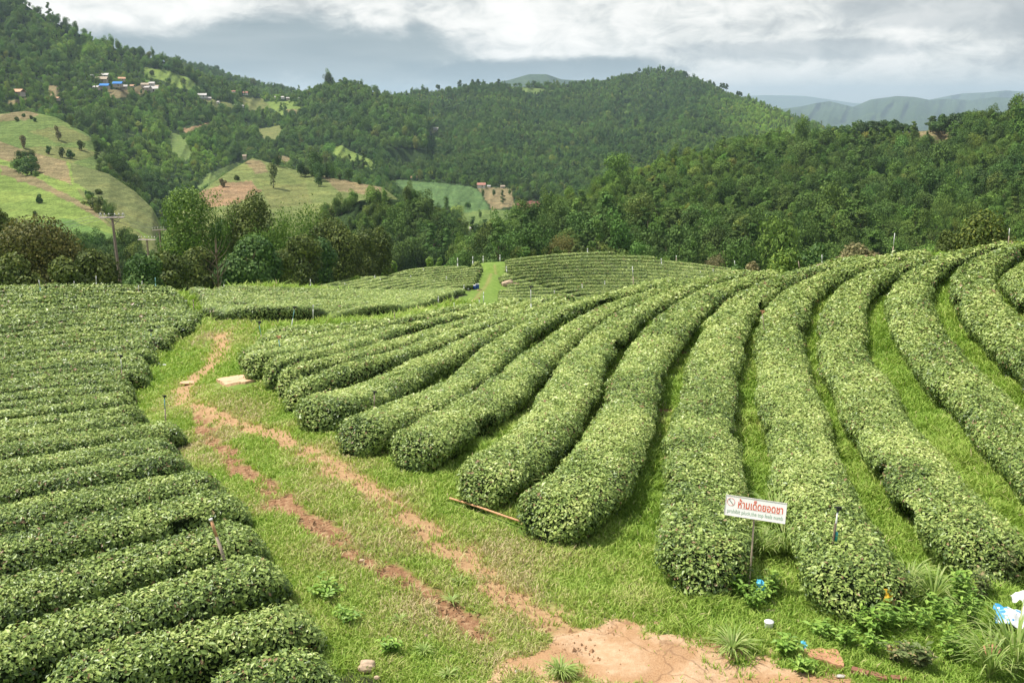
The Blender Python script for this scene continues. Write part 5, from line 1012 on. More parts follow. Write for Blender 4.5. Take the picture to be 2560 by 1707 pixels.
RS = [((97, 700), (103, 737), 'white and teal riser at the far left of the left field', 'w', 't'), ((240, 690), (240, 708), 'white riser on the left crest, left of the power pole', 'w', 'w'), ((185, 703), (185, 708), 'barely visible riser tip on the left crest', 'w', 'w'), ((346, 713), (347, 738), 'white riser in the left field, right of the power pole', 'w', 's'),
 ((355, 703), (355, 711), 'short riser tip on the left crest', 'w', 'w'), ((388, 694), (389, 717), 'teal riser on the left crest', 't', 't'), ((560, 711), (560, 726), 'white riser at the back of the middle patch, below the dark tree', 'w', 'w'), ((483, 749), (484, 767), 'brown riser in the gap between left field and middle patch', 's', 's'), ((422, 787), (422, 797), 'small white riser near the right end of left field hedges', 'w', 'w'),
 ((377.5, 832), (379, 860), 'teal riser at a hedge end of the left field', 't', 't'), ((302, 896), (306, 950), 'white riser with black head in the left field', 'w', 's'), ((411, 996), (414, 1046), 'riser with black head standing at a left hedge end by the path', 't', 's'), ((736, 774), (729, 815), 'pale leaning riser at the edge of the grass path', 't', 'w'),
 ((648, 812), (656, 858), 'leaning teal riser at the tip of the right hillside hedges', 't', 's'), ((697, 848), (702, 898), 'riser with orange head in the outer curved hedges', 't', 's'), ((783, 762), (783, 782), 'pale riser inside the middle patch', 'w', 'w'), ((776, 698), (776, 706), 'riser tip on the slope left of the trail', 'w', 'w'), ((727, 708), (727, 724), 'riser beside the small bush at the wedge corner', 'w', 'w'),
 ((748, 724), (748, 732), 'short riser where middle patch and slope meet', 'w', 'w'), ((763, 727), (764, 736), 'white riser right of the short one where the patches meet', 'w', 'w'), ((808, 730), (808, 738), 'tiny riser at the back of the middle patch', 'w', 'w'), ((901, 738), (901, 750), 'white riser in the middle of the middle patch', 'w', 'w'), ((922, 730), (922, 739), 'faint riser behind the one in the middle patch', 'w', 'w'),
 ((1096, 741), (1096, 752), 'white riser near the right tip of the middle patch', 'w', 'w'), ((986, 781), (986, 798), 'brown and white riser beside the grass path', 's', 's'), ((1135, 757), (1136, 771), 'white riser at the right side of the grass path', 'w', 'w'), ((1198, 749), (1199, 770), 'white riser with orange head below the blue barrels', 'w', 'w'), ((1209, 730), (1209, 747), 'thin riser on the trail below the barrels', 'w', 'w'), ((1160, 712), (1160, 723), 'thin riser left of the blue barrels', 'w', 'w'),
 ((937, 688), (937, 695), 'upper riser on the slope left of the trail', 'w', 'w'), ((951, 697), (951, 705), 'riser below the upper one on the slope', 'w', 'w'), ((862, 708), (862, 715), 'left riser on the slope left of the trail', 'w', 'w'), ((1027, 689), (1027, 698), 'middle riser on the slope left of the trail', 'w', 'w'), ((1116, 691), (1116, 702), 'right riser on the slope left of the trail', 'w', 'w'), ((1059, 671), (1059, 676), 'small riser near the crest of the slope', 'w', 'w'),
 ((1327, 723), (1328, 789), 'tall white riser with black head in the curved hedges', 'w', 'w'), ((1386, 726), (1386, 734), 'short riser just behind the outer hedge', 'w', 'w'), ((1455, 710), (1456, 722), 'riser with red head on the outer hedge', 'w', 'w'), ((1512, 702), (1512, 713), 'thin riser left of the tall pale one', 'w', 'w'), ((1581, 666), (1584, 713), 'tall pale riser in front of the far mound', 'w', 's'), ((1266, 666), (1267, 680), 'white riser at the left edge of the far mound', 'w', 'w'),
 ((1653, 646), (1654, 663), 'thin riser on the far mound', 'w', 'w'), ((1691, 639), (1691, 649), 'riser on the crest of the far mound', 'w', 's'), ((1836, 652), (1839, 673), 'white riser where the mound meets the right hillside', 'w', 't'), ((1783, 672), (1783, 681), 'riser with red head on the far side of the right hillside', 'w', 'w'), ((1751, 678), (1751, 685), 'thin riser on the right hillside crest', 'w', 'w'), ((2055, 637), (2056, 652), 'white riser on the right crest', 'w', 'w'), ((1996, 653), (2002, 694), 'brown weathered riser on the upper right hedges', 's', 's'),
 ((2237, 583), (2231, 638), 'tall pale stake on the right crest', 'w', 's'), ((2524, 571), (2522, 600), 'pale stake at the far right crest', 'w', 's'), ((1906, 785), (1913, 849), 'weathered riser with brown head between two right hedges', 's', 's'), ((936, 986), (936, 1041), 'brown riser between the round ends of two curved hedges', 's', 's'),
 ((1144, 645), (1144, 654), 'left riser on the crest left of the trail', 'w', 'w'), ((1182, 641), (1182, 651), 'white riser on the crest at the top of the trail', 'w', 'w'), ((1208, 640), (1208, 649), 'thin riser at the top of the trail', 'w', 'w'), ((1250, 637), (1250, 647), 'pale riser right of the top of the trail', 'w', 'w'), ((1469, 621), (1469, 631), 'thin riser on the top of the far mound', 'w', 'w')]
redh = ('orange head', 'red head', 'brown head')
for tp_, bs_, lab, a, b_ in RS:
    far = bs_[1] < 760 and 720 < bs_[0] < 1700
    hd = 'o' if 'brown head' in lab or 'orange head' in lab else 'r' if any(k in lab for k in redh) else ('b' if ('head' in lab or bs_[1] > 800) else None)
    riser(tp_, bs_, lab, (a, b_), hd, y0=(90 if far and 'curved hedges' not in lab and 'outer hedge' not in lab and 'tall pale' not in lab and 'thin riser left' not in lab else 5))
# riser tied to a stake right of the sign
rt = riser((2094, 1280), (2082, 1376), 'black headed riser tied to a brown stake, right of the sign', ('w', 'w'), 'b', off=.62)
mb = MB(); mb.tube([(-.04, -.03, .3), (.0, -.02, 1.10)], .017, 7); link('wooden_stake', mb.mesh('wooden_stake', (M_bark,), True), rt); mb = MB(); mb.tube([(.03, -.02, .78), (.036, -.02, .95)], .024, 8); link('teal_tape', mb.mesh('teal_tape', (plain('teal_tape', (.03, .30, .26), .5, .4, .1),), True), rt)
P = hit([559], [1392], .6)[0]; tp = at(527, 1298, P[1]); mb = MB(); lo = at(559, 1392, P[1])
d_ = tp - lo; rt = empty('leaning_stake', (lo[0], lo[1], P[2])); tag(rt, 'leaning bamboo stake with orange top between two left hedges', 'stake'); o0 = np.array([0, 0, lo[2] - P[2]])
mb.tube([o0 - d_ * .6, o0 + d_ * .55], .026, 9); link('stake', mb.mesh('stake', (M_stake,), True), rt); mb = MB(); mb.tube([o0 + d_ * .54, o0 + d_ * .98], [.026, .024], 9); link('orange_wrap', mb.mesh('orange_wrap', (M_ochre,), True), rt); mb = MB(); mb.tube([o0 + d_ * .98, o0 + d_ * 1.02], .032, 9); link('cap', mb.mesh('cap', (M_pvcw,), True), rt)

# ---------------------------------------------------------------- small things
def gp(x, y, off=0.0): P = hit([x], [y], off)[0]; return P
def blobmesh(seed, d, n=14, rough=.25, flat=0.0):
    """irregular stone: a subdivided cube pushed out to an uneven ellipsoid"""
    t_ = np.linspace(-1, 1, n); V = []; Q = []
    for ax_ in range(3):
        for sg in (-1, 1):
            o_ = len(V); A_, B_ = np.meshgrid(t_, t_, indexing='ij'); c_ = np.full(A_.size, float(sg)); L_ = [A_.ravel(), B_.ravel()]; L_.insert(ax_, c_); V += list(np.stack(L_, -1))
            i = np.arange(n - 1)[:, None] * n; j = np.arange(n - 1)[None]; q_ = np.stack([i + j, i + n + j, i + n + j + 1, i + j + 1], -1).reshape(-1, 4) + o_
            Q.append(q_ if sg * (1 if ax_ != 1 else -1) > 0 else q_[:, ::-1])
    V = np.array(V); V = V / np.maximum(1e-6, np.linalg.norm(V, axis=1)[:, None]) ** .8
    f_ = 1 + rough * (fbm(V[:, 0] * 1.7 + seed, V[:, 1] * 1.7 + V[:, 2] * 1.3, seed, 4) - .5) * 2
    V = V * f_[:, None] * np.array(d) / 2
    return V, np.concatenate(Q)
M_pale = plain('pale_stone', (.50, .37, .26), .9, .15, .2, 5.0, bump=.3); M_sand = plain('sandstone_slab', (.62, .40, .25), .9, .12, .15, 2.5, bump=.4); M_grey = plain('grey_stone', (.48, .44, .40), .9, .15, .2, 6.0, bump=.3)
M_brick = plain('fired_brick', (.27, .13, .085), .9, .1, .25, 12.0, bump=.4); M_terra = plain('terracotta_slab', (.46, .24, .14), .9, .12, .25, 5.0, bump=.4)
M_blueb = plain('blue_plastic_barrel', (.012, .07, .32), .35, .5, .08); M_white = plain('white_plastic', (.78, .77, .74), .5, .4, .06); M_black = plain('dark_opening', (.01, .012, .02), .8, .1, .1)  # M_black: no real opening, paints the dark inside on the closed barrel top
def stone(x, y, d, label, m_, seed, name='stone', rz=0., sink=.3, cat='stone'):
    P = gp(x, y); V, Q = blobmesh(seed, d); o = link(name, mk_mesh(name, V, Q, (m_,), smooth=True), None, (P[0], P[1], P[2] + d[2] * (.5 - sink))); o.rotation_euler = (0, 0, rz); tag(o, label, cat); return o
stone(918, 1678, (.25, .19, .16), 'rounded tan stone in the grass at the bottom edge', M_pale, 3)
stone(1300, 1688, (.22, .13, .07), 'flat whitish stone on the bare ground at the bottom edge', M_grey, 5, rz=.5)
stone(943, 1702, (.09, .06, .05), 'small pale stone right of the rounded tan one', M_pale, 6)
stone(1925, 1533, (.28, .08, .04), 'thin splinter of pale stone right of the white cup', M_pale, 8)
stone(1885, 1582, (.26, .1, .08), 'small tan stone left of the white cup', M_pale, 9, rz=.4)
stone(2101, 1692, (.13, .07, .04), 'white stone chip in front of the terracotta slab', M_grey, 10)
stone(2240, 1638, (.3, .16, .12), 'reddish stone among the weeds in the corner', M_brick, 11)
stone(2478, 1642, (.34, .26, .22), 'pinkish brown lump beside the blue and white sack', M_terra, 12)
stone(470, 958, (.55, .35, .10), 'small tan rock lying in the wheel track', M_sand, 13)
for k, (x, y) in enumerate([(985, 1283 + 220), (1020, 1545), (1065, 1590), (945, 1455), (905, 1410)]):
    stone(x, y, (.09, .07, .05), 'pebble in the red wheel track, %s from the far end' % ordn[[2, 3, 4, 1, 0][k]], M_pale, 20 + k)
P = hit([1268], [712], .3, y0=70)[0]; V, Q = blobmesh(31, (2.0, 1.0, 1.0)); o = link('boulder', mk_mesh('boulder', V, Q, (M_pale,), smooth=True), None, P + np.array([0, 0, .45])); o.rotation_euler = (0, -.25, .3); tag(o, 'pale boulder at the left edge of the far mound', 'boulder')
P = hit([1290], [713], .5, y0=70)[0]; V, Q = blobmesh(32, (.9, .3, .25)); tag(link('stone', mk_mesh('stone', V, Q, (M_pale,), smooth=True), None, P + np.array([0, 0, .7])), 'small pale stone right of the boulder on the mound', 'stone')
# sandstone slab beside the path: irregular outline with real thickness
def slab(name, outline, th, m_, label, cat='stone slab', seed=0, lift=.0):
    L = np.array(outline, float); g3 = hit(L[:, 0], L[:, 1], 0.0); c_ = g3.mean(0); n = len(L); r = np.random.default_rng(seed)
    fine = resample(np.vstack([g3, g3[:1]]), .08)[:-1]; fine[:, :2] += r.normal(0, .012, (len(fine), 2)); n = len(fine)
    top = fine - c_; zt = Tz(fine[:, 0], fine[:, 1]) - c_[2] + th + lift + r.normal(0, .006, n); V = []; 
    rings = [(1.0, -.12, False), (1.0, 0, True), (.97, .012, True), (.6, .016, True), (.25, .018, True)]
    for sc_, dz, up in rings:
        zz_ = Tz(top[:, 0] * sc_ + c_[0], top[:, 1] * sc_ + c_[1]) - c_[2] + th + lift + r.normal(0, .005, n); V += list(np.c_[top[:, :2] * sc_, (zz_ + dz) if up else (zz_ - th - .12)])
    V.append((0, 0, zt.mean() + .018)); Q = []; T3 = []
    for k in range(len(rings) - 1):
        for j in range(n): Q.append([k * n + j, k * n + (j + 1) % n, (k + 1) * n + (j + 1) % n, (k + 1) * n + j])
    for j in range(n): T3.append([(len(rings) - 1) * n + j, (len(rings) - 1) * n + (j + 1) % n, len(V) - 1])
    o = link(name, mk_mesh(name, V, [np.array(Q), np.array(T3)], (m_,)), None, c_); tag(o, label, cat); return o
slab('stone_slab', [(541, 955), (560, 949), (600, 944), (640, 940), (652, 951), (636, 958), (612, 962), (590, 964), (575, 966), (555, 961)], .09, M_sand, 'flat orange sandstone slab lying on the grass beside the path')
slab('terracotta_slab', [(2008, 1634), (2090, 1636), (2103, 1660), (2112, 1684), (2080, 1678), (2030, 1660)], .06, M_terra, 'broken terracotta slab at the bottom right, beside the weeds', 'slab', 2)
for k, (x0, y0_, x1, y1, lab) in enumerate([(2126, 1690, 2172, 1696, 'left brick of the row at the bottom edge'), (2174, 1697, 2220, 1704, 'middle brick of the row at the bottom edge'), (2226, 1706, 2275, 1714, 'right brick of the row, half cut by the photo edge')]):
    a, b_ = gp(x0, y0_), gp(x1, y1); c_ = (a + b_) / 2; d_ = b_ - a; L_ = np.linalg.norm(d_[:2]); mb = MB()
    cc = .006; X_ = L_ / 2; 
    mb.box((0, 0, 0), (L_ - .012, .10, .075)); o = mb.obj('brick', (M_brick,), loc=c_ + np.array([0, 0, .03])); o.rotation_euler = (0, .03 * k, math.atan2(d_[1], d_[0])); bv = o.modifiers.new('bevel', 'BEVEL'); bv.width = .008; bv.segments = 2; tag(o, lab, 'brick', 'bricks at the bottom edge')
# bamboo pole lying in the grass
a, b_ = gp(1125, 1256), gp(1304, 1324); mb = MB(); t_ = np.linspace(0, 1, 30)[:, None]; pp = a * (1 - t_) + b_ * t_; pp[:, 2] = pp[:, 2].max() * .0 + np.interp(t_[:, 0], [0, 1], [a[2] + .09, b_[2] + .13]) + .01 * np.sin(t_[:, 0] * 5); rad = .019 + .004 * (np.arange(30) % 5 == 0)
pp = np.array(pp); c_ = pp.mean(0); mb.tube(pp - c_, rad, 10); o = mb.obj('bamboo_pole', (M_ochre,), None, True, c_); tag(o, 'orange bamboo pole lying in the grass below the round hedge end', 'pole')
# strip of pale cloth and a dark stick
a, b_ = gp(387, 914), gp(415, 916); mb = MB(); t_ = np.linspace(0, 1, 8); mb.tube(np.stack([a[0] + (b_[0] - a[0]) * t_, a[1] + (b_[1] - a[1]) * t_ + .05 * np.sin(t_ * 7), a[2] + .10 + .03 * np.sin(t_ * 9)], -1), .035, 6); tag(mb.obj('plastic_strip', (M_white,)), 'thin white plastic strip on the grass near the left hedges', 'litter')
a = gp(1777, 1468); mb = MB(); mb.tube([a + [0, 0, .02], a + [.10, .12, .10], a + [.16, .2, .16]], [.02, .018, .012], 6); tag(mb.obj('broken_stick', (M_brick,)), 'short dark reddish stick under the hedge left of the sign', 'stick')
# barrels
def barrel(x, y, h_, r_, label, opened, dy=0.0):
    P = hit([x], [y], 0.0, y0=75)[0]; rt = empty('barrel', P + np.array([0, dy, 0])); tag(rt, label, 'barrel', 'blue barrels beside the trail')
    pr = [(.0, .90), (.06, 1.0), (.30, 1.0), (.33, 1.04), (.36, 1.0), (.63, 1.0), (.66, 1.04), (.69, 1.0), (.93, 1.0), (1.0, .92)]
    mb = MB(); mb.tube([(0, 0, a * h_) for a, _ in pr], [r_ * b_ for _, b_ in pr], 20); link('body', mb.mesh('body', (M_blueb,), True), rt)
    mb = MB()
    if opened: th = np.linspace(0, 2 * np.pi, 25); mb.tube([(math.cos(q_) * r_ * .96, math.sin(q_) * r_ * .96, h_) for q_ in th], .035, 6, False); link('rim', mb.mesh('rim', (M_white,), True), rt); mb = MB(); mb.tube([(0, 0, h_), (0, 0, h_ + .012)], r_ * .86, 20); link('opening', mb.mesh('opening', (M_black,)), rt)  # black disc on the closed top paints the dark inside
    else: mb.tube([(0, 0, h_ - .01), (0, 0, h_ + .06)], [r_ * .98, r_ * .9], 20); link('lid', mb.mesh('lid', (M_white,), True), rt)
Pb = hit([1191], [724], 0, y0=75)[0]; sc_ = Pb[1] / F
barrel(1186.5, 723.5, 10.0 * sc_, 4.0 * sc_, 'left blue barrel with a white lid beside the trail', False); barrel(1193.5, 722.5, 12.5 * sc_, 4.6 * sc_, 'right taller blue barrel, open with a pale rim', True)
for x, y, w_, h_, m_, lab in [(1170, 724, 5.5, 4.0, M_white, 'white plastic canister left of the blue barrels'), (1194.5, 727, 5, 3, M_pale, 'pale sack at the foot of the blue barrels'), (1198.5, 726.5, 3, 3, M_ochre, 'small orange bag at the foot of the right barrel')]:
    P = hit([x], [y], 0, y0=75)[0]; V, Q = blobmesh(int(x), (w_ * sc_, w_ * sc_ * .7, h_ * sc_)); tag(link('bag', mk_mesh('bag', V, Q, (m_,), smooth=True), None, P + np.array([0, 0, h_ * sc_ * .4])), lab, 'bag')
# ---- sign
M_board = plain('painted_white_board', (.92, .90, .88), .55, .35, .04, 3.0); M_red = plain('red_paint', (.72, .11, .035), .6, .3, .12, 8.0); M_redl = plain('faded_red_paint', (.75, .30, .25), .6, .3, .12, 8.0); M_green = plain('faded_green_paint', (.38, .54, .40), .6, .3, .2, 8.0); M_gb = plain('dark_green_paint', (.06, .16, .10), .6, .3, .1)
base = gp(1869, 1494); Ys = base[1] + .02; yaw = math.radians(-19)
cen = at(1888.5, 1272, Ys); SW, SH = .935, .315
sg = empty('warning_sign', base); tag(sg, 'white board on a thin stake with red Thai and green English writing', 'sign')
postt = at(1886, 1298, Ys) - base; mb = MB(); mb.tube([(0, 0, -.3), postt * .5 + [.006, 0, 0], postt + [0, .03, .1]], [.0165, .015, .014], 8); link('post', mb.mesh('post', (M_stake,), True), sg)
bd = bpy.data.objects.new('board', None)
mb = MB(); mb.box((0, 0, 0), (SW, .018, SH)); bd = link('board', mb.mesh('board', (M_board,)), sg, cen - base); bd.rotation_euler = (math.radians(-14), math.radians(1.5), yaw)
bv = bd.modifiers.new('bevel', 'BEVEL'); bv.width = .003; bv.segments = 1
mb = MB()
for (cx_, cz_, w_, h_) in ((0, SH / 2 + .001, SW + .006, .008), (0, -SH / 2 - .001, SW + .006, .008), (-SW / 2 - .001, 0, .008, SH), (SW / 2 + .001, 0, .008, SH)): mb.box((cx_, -.004, cz_), (w_, .022, h_))
link('edge_strip', mb.mesh('edge_strip', (plain('grey_edge', (.70, .66, .62), .8, .1, .2, 9.0),)), bd)
def text(body, w_, h_, cx_, cz_, m_, name, bold=0.0, shear=0.0):
    cu = bpy.data.curves.new(name, 'FONT'); cu.body = body; cu.size = 1; cu.offset = bold; cu.extrude = .004; cu.shear = shear; cu.resolution_u = 3
    tmp = bpy.data.objects.new(name, cu); COL.objects.link(tmp); bpy.context.view_layer.update()
    me = bpy.data.meshes.new_from_object(tmp.evaluated_get(bpy.context.evaluated_depsgraph_get())); bpy.data.objects.remove(tmp)
    n = len(me.vertices); co = np.empty(n * 3, np.float32); me.vertices.foreach_get('co', co); co = co.reshape(-1, 3)
    lo, hi = co.min(0), co.max(0); u = (co[:, 0] - (lo[0] + hi[0]) / 2) / (hi[0] - lo[0]) * w_; v = (co[:, 1] - (lo[1] + hi[1]) / 2) / (hi[1] - lo[1]) * h_
    out = np.stack([u + cx_, -.0095 - co[:, 2] * .3, v + cz_], -1); out[:, 1] = -.0102 - (co[:, 2] > 0) * .0015
    me.vertices.foreach_set('co', out.astype(np.float32).ravel()); me.materials.clear(); me.materials.append(m_); me.update(); return link(name, me, bd)
text('ห้ามเด็ดยอดชา', .69, .145, .075, .055, M_red, 'thai_writing', .012)
text('prohibit pluck,the top feels numb', .86, .085, .0, -.092, M_green, 'english_writing', .0)
mb = MB(); th = np.linspace(0, 2 * np.pi, 33); mb.tube([(-.385 + .058 * math.cos(q_), -.0105, .06 + .058 * math.sin(q_)) for q_ in th], .0042, 5, False); link('ring', mb.mesh('ring', (M_redl,)), bd)
mb = MB(); mb.box((-.385, -.0118, .06), (.009, .003, .108), Matrix.Rotation(math.radians(-42), 3, 'Y')); link('slash', mb.mesh('slash', (M_gb,)), bd)
mb = MB(); mb.box((.06, -.0104, -.022), (.68, .002, .0032)); link('underline', mb.mesh('underline', (M_redl,)), bd)
# ---- litter: crumpled sheets
def sheet(P, w_, h_, m_, label, seed, rot, name='plastic_bag', crump=.35, cat='litter', n=14, mats=None, cut=None):
    r = np.random.default_rng(seed); A_, B_ = np.meshgrid(np.linspace(-.5, .5, n), np.linspace(-.5, .5, n), indexing='ij')
    z = (fbm(A_ * 4 + seed, B_ * 4, seed, 4) - .5) * crump * 2 * min(w_, h_) + crump * .7 * min(w_, h_) * (1 - 3 * (A_ ** 2 + B_ ** 2)); edge_ = 1 + .28 * (fbm(A_ * 3 + seed, B_ * 3 + 9, seed + 3, 3) - .5)
    V = np.stack([A_ * w_ * edge_, B_ * h_ * edge_, z], -1).reshape(-1, 3); V2 = V - [0, 0, .006]
    i = np.arange(n - 1)[:, None] * n; j = np.arange(n - 1)[None]; q_ = np.stack([i + j, i + n + j, i + n + j + 1, i + j + 1], -1).reshape(-1, 4); 
    bd_ = [k for k in range(n)] + [k * n + n - 1 for k in range(1, n)] + [(n - 1) * n + k for k in range(n - 2, -1, -1)] + [k * n for k in range(n - 2, 0, -1)]
    rim = [[bd_[k], bd_[(k + 1) % len(bd_)], bd_[(k + 1) % len(bd_)] + n * n, bd_[k] + n * n] for k in range(len(bd_))]
    o = link(name, mk_mesh(name, np.r_[V, V2], np.r_[q_, (q_ + n * n)[:, ::-1], np.array(rim)], (m_,), smooth=True), None, P); o.rotation_euler = rot; tag(o, label, cat); return o
M_cyan = plain('light_blue_film', (.10, .50, .75), .35, .5, .15, 12.0); M_yel = plain('yellowed_leaf', (.62, .38, .02), .5, .3, .15, 10.0)
m, t = mat('printed_sack'); g = t.new('ShaderNodeTexCoord').outputs['Object']; nn = t.noise(g, 9.0, 4, .6); mk_ = t.smooth(t.math('ADD', nn, t.math('MULTIPLY', t.new('ShaderNodeSeparateXYZ', inp={0: g}).outputs[0], -.55)), .55, .62)
b = t.new('ShaderNodeBsdfPrincipled', inp={'Base Color': t.mix(mk_, (.80, .80, .82), (.05, .30, .55)), 'Roughness': .45}); finish(t, b.outputs[0]); M_sack = m
P = gp(1885, 1495); sheet(P + np.array([.05, -.16, .26]), .17, .20, M_cyan, 'crumpled light blue plastic bag at the foot of the sign', 4, (1.1, .3, .4))
P = gp(2210, 1560); sheet(P + np.array([0, -.08, .48]), .17, .20, M_yel, 'big yellowed leaf sticking out of the weeds', 7, (.9, .5, .3), 'yellow_leaf', .3, 'leaf')
P = gp(2530, 1600); sheet(P + np.array([.05, 0, .30]), .62, .36, M_sack, 'blue and white printed sack at the right edge', 9, (.35, .12, -.35), 'printed_sack', .25, 'sack', 20)
P = gp(2560, 1560); sheet(P + np.array([.12, .05, .30]), .5, .40, M_white, 'white sack behind the printed one at the right edge', 11, (.3, .1, .2), 'white_sack', .45, 'sack', 18)
P = gp(2012, 1622); sheet(P + np.array([0, 0, .05]), .12, .16, M_cyan, 'scrap of pale blue film beside the terracotta slab', 12, (.4, .2, .4))
# white carton
P = gp(1921, 1580); mb = MB(); mb.tube([(0, 0, 0), (0, 0, .012), (0, 0, .13), (0, 0, .14)], [.048, .055, .066, .070], 14); rt = empty('paper_cup', P + np.array([0, 0, .01]), .3); tag(rt, 'white paper cup on the soil right of the sign', 'cup')
link('cup', mb.mesh('cup', (M_white,), True), rt); mb = MB(); mb.tube([(0, 0, .138), (0, 0, .15)], [.073, .073], 14); link('cup_rim', mb.mesh('cup_rim', (M_white,), True), rt)

# ---------------------------------------------------------------- weeds in the corner
def weed(P, h_, w_, label, seed, leafl=.11, stems=12, m_=M_weed, long=False, name='weed_plant', group='leafy weeds by the sign and in the corner'):
    r = np.random.default_rng(seed); rt = empty(name, P); tag(rt, label, 'weed', group); V = []; rv = []; st = MB()
    for s_ in range(stems):
        a = r.uniform(0, 6.28); L = h_ * r.uniform(.55, 1.1); sp = w_ * .5 * r.uniform(.1, 1)
        tip = np.array([math.cos(a) * sp, math.sin(a) * sp, L]); mid = tip * [.35, .35, .55]
        if not long: st.tube([(0, 0, -.02), mid, tip], [.006, .004, .002], 4, False)
        m2 = 1 if long else int(r.integers(7, 12))
        for k in range(m2):
            if long:   # one arching blade
                seg_ = 7; t_ = np.linspace(0, 1, seg_); sd = np.array([-math.sin(a), math.cos(a), 0]); out = np.array([math.cos(a), math.sin(a), 0]); R_ = sp + w_ * .4
                c_ = out * (t_[:, None] ** 1.4) * R_ + np.array([0, 0, 1]) * (np.sin(t_ * math.pi * .62) * L)[:, None]; wd = .011 * (1 - t_ ** 2.2)[:, None] + .0015
                for q_ in range(seg_ - 1): V += [c_[q_] - sd * wd[q_], c_[q_] + sd * wd[q_], c_[q_ + 1] + sd * wd[q_ + 1], c_[q_ + 1] - sd * wd[q_ + 1]]; rv += [r.random() * .6 + .3] * 4
            else:
                f_ = .3 + .7 * (k + 1) / m2; p = np.array([0, 0, 0]) * (1 - f_) + tip * f_ * [f_ ** .5, f_ ** .5, 1]; b_ = r.uniform(0, 6.28); d_ = np.array([math.cos(b_), math.sin(b_), r.uniform(-.35, .35)]); sd = np.array([-math.sin(b_), math.cos(b_), 0]); Lf_ = leafl * r.uniform(.6, 1.2)
                up = np.array([0, 0, .12 * Lf_]); q1 = p + d_ * Lf_ * .5 + up; e = p + d_ * Lf_; V += [p, q1 - sd * Lf_ * .24, e, q1 + sd * Lf_ * .24]; rv += [r.random()] * 4
    if st.V: link('stem', st.mesh('stem', (m_,)), rt)
    link('leaves' if not long else 'blades', mk_mesh('leaves', np.array(V), quads(len(V) // 4), (m_,), {'rnd': np.array(rv)}), rt); return rt
M_weeddk = leafmat('dull_weed_leaf', [(0.0, (0.09, 0.12, 0.04)), (0.6, (0.20, 0.26, 0.09)), (1.0, (0.42, 0.33, 0.17))], rough=.6, spec=.25, transl=.25)
WL = [(1840, 1500, .42, .5, 'leafy weed left of the foot of the sign'), (1875, 1530, .40, .5, 'leafy weed in front of the foot of the sign'), (1905, 1510, .34, .45, 'leafy weed right of the light blue bag'), (1925, 1490, .40, .4, 'taller leafy weed behind the light blue bag'), (1815, 1475, .32, .4, 'low leafy weed under the hedge left of the sign'),
 (2150, 1590, .45, .55, 'leafy weed left of the yellow leaf'), (2195, 1600, .5, .6, 'tall leafy weed below the yellow leaf'), (2245, 1590, .5, .6, 'leafy weed right of the yellow leaf'), (2300, 1600, .5, .6, 'broad weed in the middle of the corner thicket'), (2350, 1590, .55, .6, 'pale weed right of the thicket middle'), (2180, 1645, .42, .5, 'dark leafy weed at the front of the thicket'),
 (2240, 1665, .4, .55, 'front weed above the brick row'), (2300, 1680, .4, .5, 'low front weed right of the bricks'), (2370, 1660, .5, .55, 'weed at the front right of the thicket'), (2420, 1590, .7, .5, 'tall weed left of the printed sack'), (2395, 1530, .6, .5, 'weed at the foot of the corner hedge'), (2110, 1625, .32, .4, 'low weed behind the terracotta slab'), (2005, 1690, .2, .35, 'tiny weed left of the terracotta slab'), (1960, 1635, .22, .45, 'low round weed between cup and slab'),
 (2450, 1520, .65, .5, 'tall seeding weed at the corner hedge end'), (2510, 1480, .7, .5, 'dry stalked weed beside the corner hedge'), (810, 1500, .25, .7, 'bright low weed right of the lowest left hedge'), (870, 1560, .22, .6, 'low weed in the grass near the bottom left hedge'), (975, 1645, .22, .45, 'dark leafed weed between the two tan patches'), (2055, 1600, .25, .4, 'yellowish weed behind the cup')]
for i, (x, y, h_, w_, lab) in enumerate(WL):
    weed(gp(x, y), h_, w_, lab, 3000 + i, leafl=.10 if i % 3 else .13, stems=16, m_=M_weeddk if any(k in lab for k in ('dry', 'front weed', 'seeding', 'low front', 'dull')) else M_weed)
TL = [(1935, 1345, .75, .9, 'tall grass tussock in the gap right of the sign'), (1960, 1400, .6, .8, 'grass tussock just right of the sign post'), (1905, 1400, .5, .6, 'small tussock behind the sign post'), (2530, 1700, .85, 1.0, 'big arching grass tussock in the bottom right corner'), (2470, 1712, .6, .8, 'smaller tussock left of the big corner one'), (2330, 1520, .5, .8, 'tussock between the two hedges near the corner'),
 (2270, 1480, .45, .7, 'tussock in the gap right of the last hedge end'), (1830, 1640, .26, .6, 'pale tussock on the soil below the sign'), (1800, 1290, .5, .6, 'grassy tuft between the hedges above the sign'), (1395, 1420 - 160, .5, .7, 'tussock between the two round hedge ends by the pole'), (1400, 1695, .2, .4, 'tussock growing on the bare ground at the bottom'), (1250, 1050, .45, .8, 'tussock in the wide gap of the curved hedges'),
 (1180, 1085, .35, .7, 'low tussock at the mouth of the wide gap'), (1150, 1470, .11, .26, 'small tussock between the wheel tracks'), (1130, 1510, .11, .26, 'clump on the strip between the wheel tracks'), (1000, 1560, .11, .26, 'tuft left of the red wheel track'), (1060, 1640, .11, .26, 'tuft near the bottom between track and stones'), (1120, 1700, .11, .26, 'tuft at the bottom edge left of the bare ground')]
M_tus = leafmat('long_grass_blade', [(0.0, (0.16, 0.27, 0.05)), (0.6, (0.32, 0.45, 0.11)), (1.0, (0.55, 0.55, 0.24))], rough=.5, spec=.3, transl=.35)
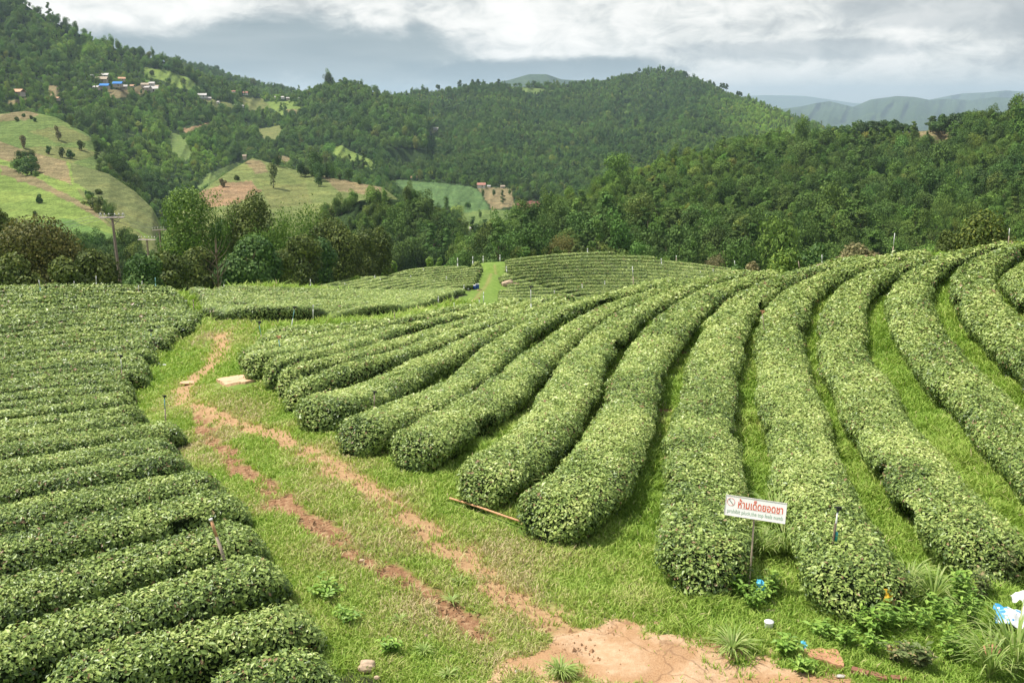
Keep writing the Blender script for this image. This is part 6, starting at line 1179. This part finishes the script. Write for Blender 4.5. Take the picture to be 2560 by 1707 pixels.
for i, (x, y, h_, w_, lab) in enumerate(TL): weed(gp(x, y), h_, w_, lab, 3100 + i, stems=(90 if h_ > .15 else 26), m_=M_tus, long=True, name='grass_tussock', group='grass tussocks')

# ---------------------------------------------------------------- haze
hz = MB(); hz.box((0, 10000, 52), (36000, 27000, 488)); o = hz.obj('haze', ()); m = bpy.data.materials.new('haze_air'); m.use_nodes = True; t = NT(m.node_tree); t.n.clear()
pv = t.new('ShaderNodeVolumePrincipled', inp={'Color': (.66, .86, 1.0, 1), 'Density': 7.0e-5, 'Anisotropy': .2}); oo = t.new('ShaderNodeOutputMaterial'); t.l.new(pv.outputs[0], oo.inputs['Volume']); o.data.materials.append(m)
tag(o, 'thin blue haze in the air over the hills and valley', 'haze', kind='stuff')

# ---------------------------------------------------------------- crumbs of earth and grit on the bare ground
r = np.random.default_rng(5); N = 60000; y = np.exp(r.uniform(np.log(10.4), np.log(30), N)); x = r.uniform(-1, 1, N) * (.5 * y)
A_, B_, C_, _ = soilmask(x, y); k_ = (r.random(N) < np.maximum(A_, np.maximum(B_ * .8, C_ * .5)) * .5) & (near_hedge(x, y) < .5); x, y = x[k_], y[k_]; n = len(x); sz = r.uniform(.008, .03, n) * np.where(r.random(n) < .05, 2.0, 1)
tet = np.array([[1, 0, -.4], [-.5, .87, -.4], [-.5, -.87, -.4], [0, 0, .8]]); ang = r.uniform(0, 6.28, n); ca, sa = np.cos(ang), np.sin(ang)
T4 = tet[None] * (sz[:, None, None] * r.uniform(.6, 1.3, (n, 1, 3))); V = np.stack([T4[..., 0] * ca[:, None] - T4[..., 1] * sa[:, None], T4[..., 0] * sa[:, None] + T4[..., 1] * ca[:, None], T4[..., 2]], -1) + np.stack([x, y, ground_z(x, y) + .0], -1)[:, None]
f_ = (np.arange(n)[:, None, None] * 4 + np.array([[0, 1, 3], [1, 2, 3], [2, 0, 3]])[None]).reshape(-1, 3)
tag(link('earth_crumbs', mk_mesh('earth_crumbs', V.reshape(-1, 3), f_, (plain('earth_crumb', (.40, .25, .14), .95, .05, .4, 3.0),))), 'loose crumbs of orange earth and grit on the wheel tracks', 'grit', kind='stuff')
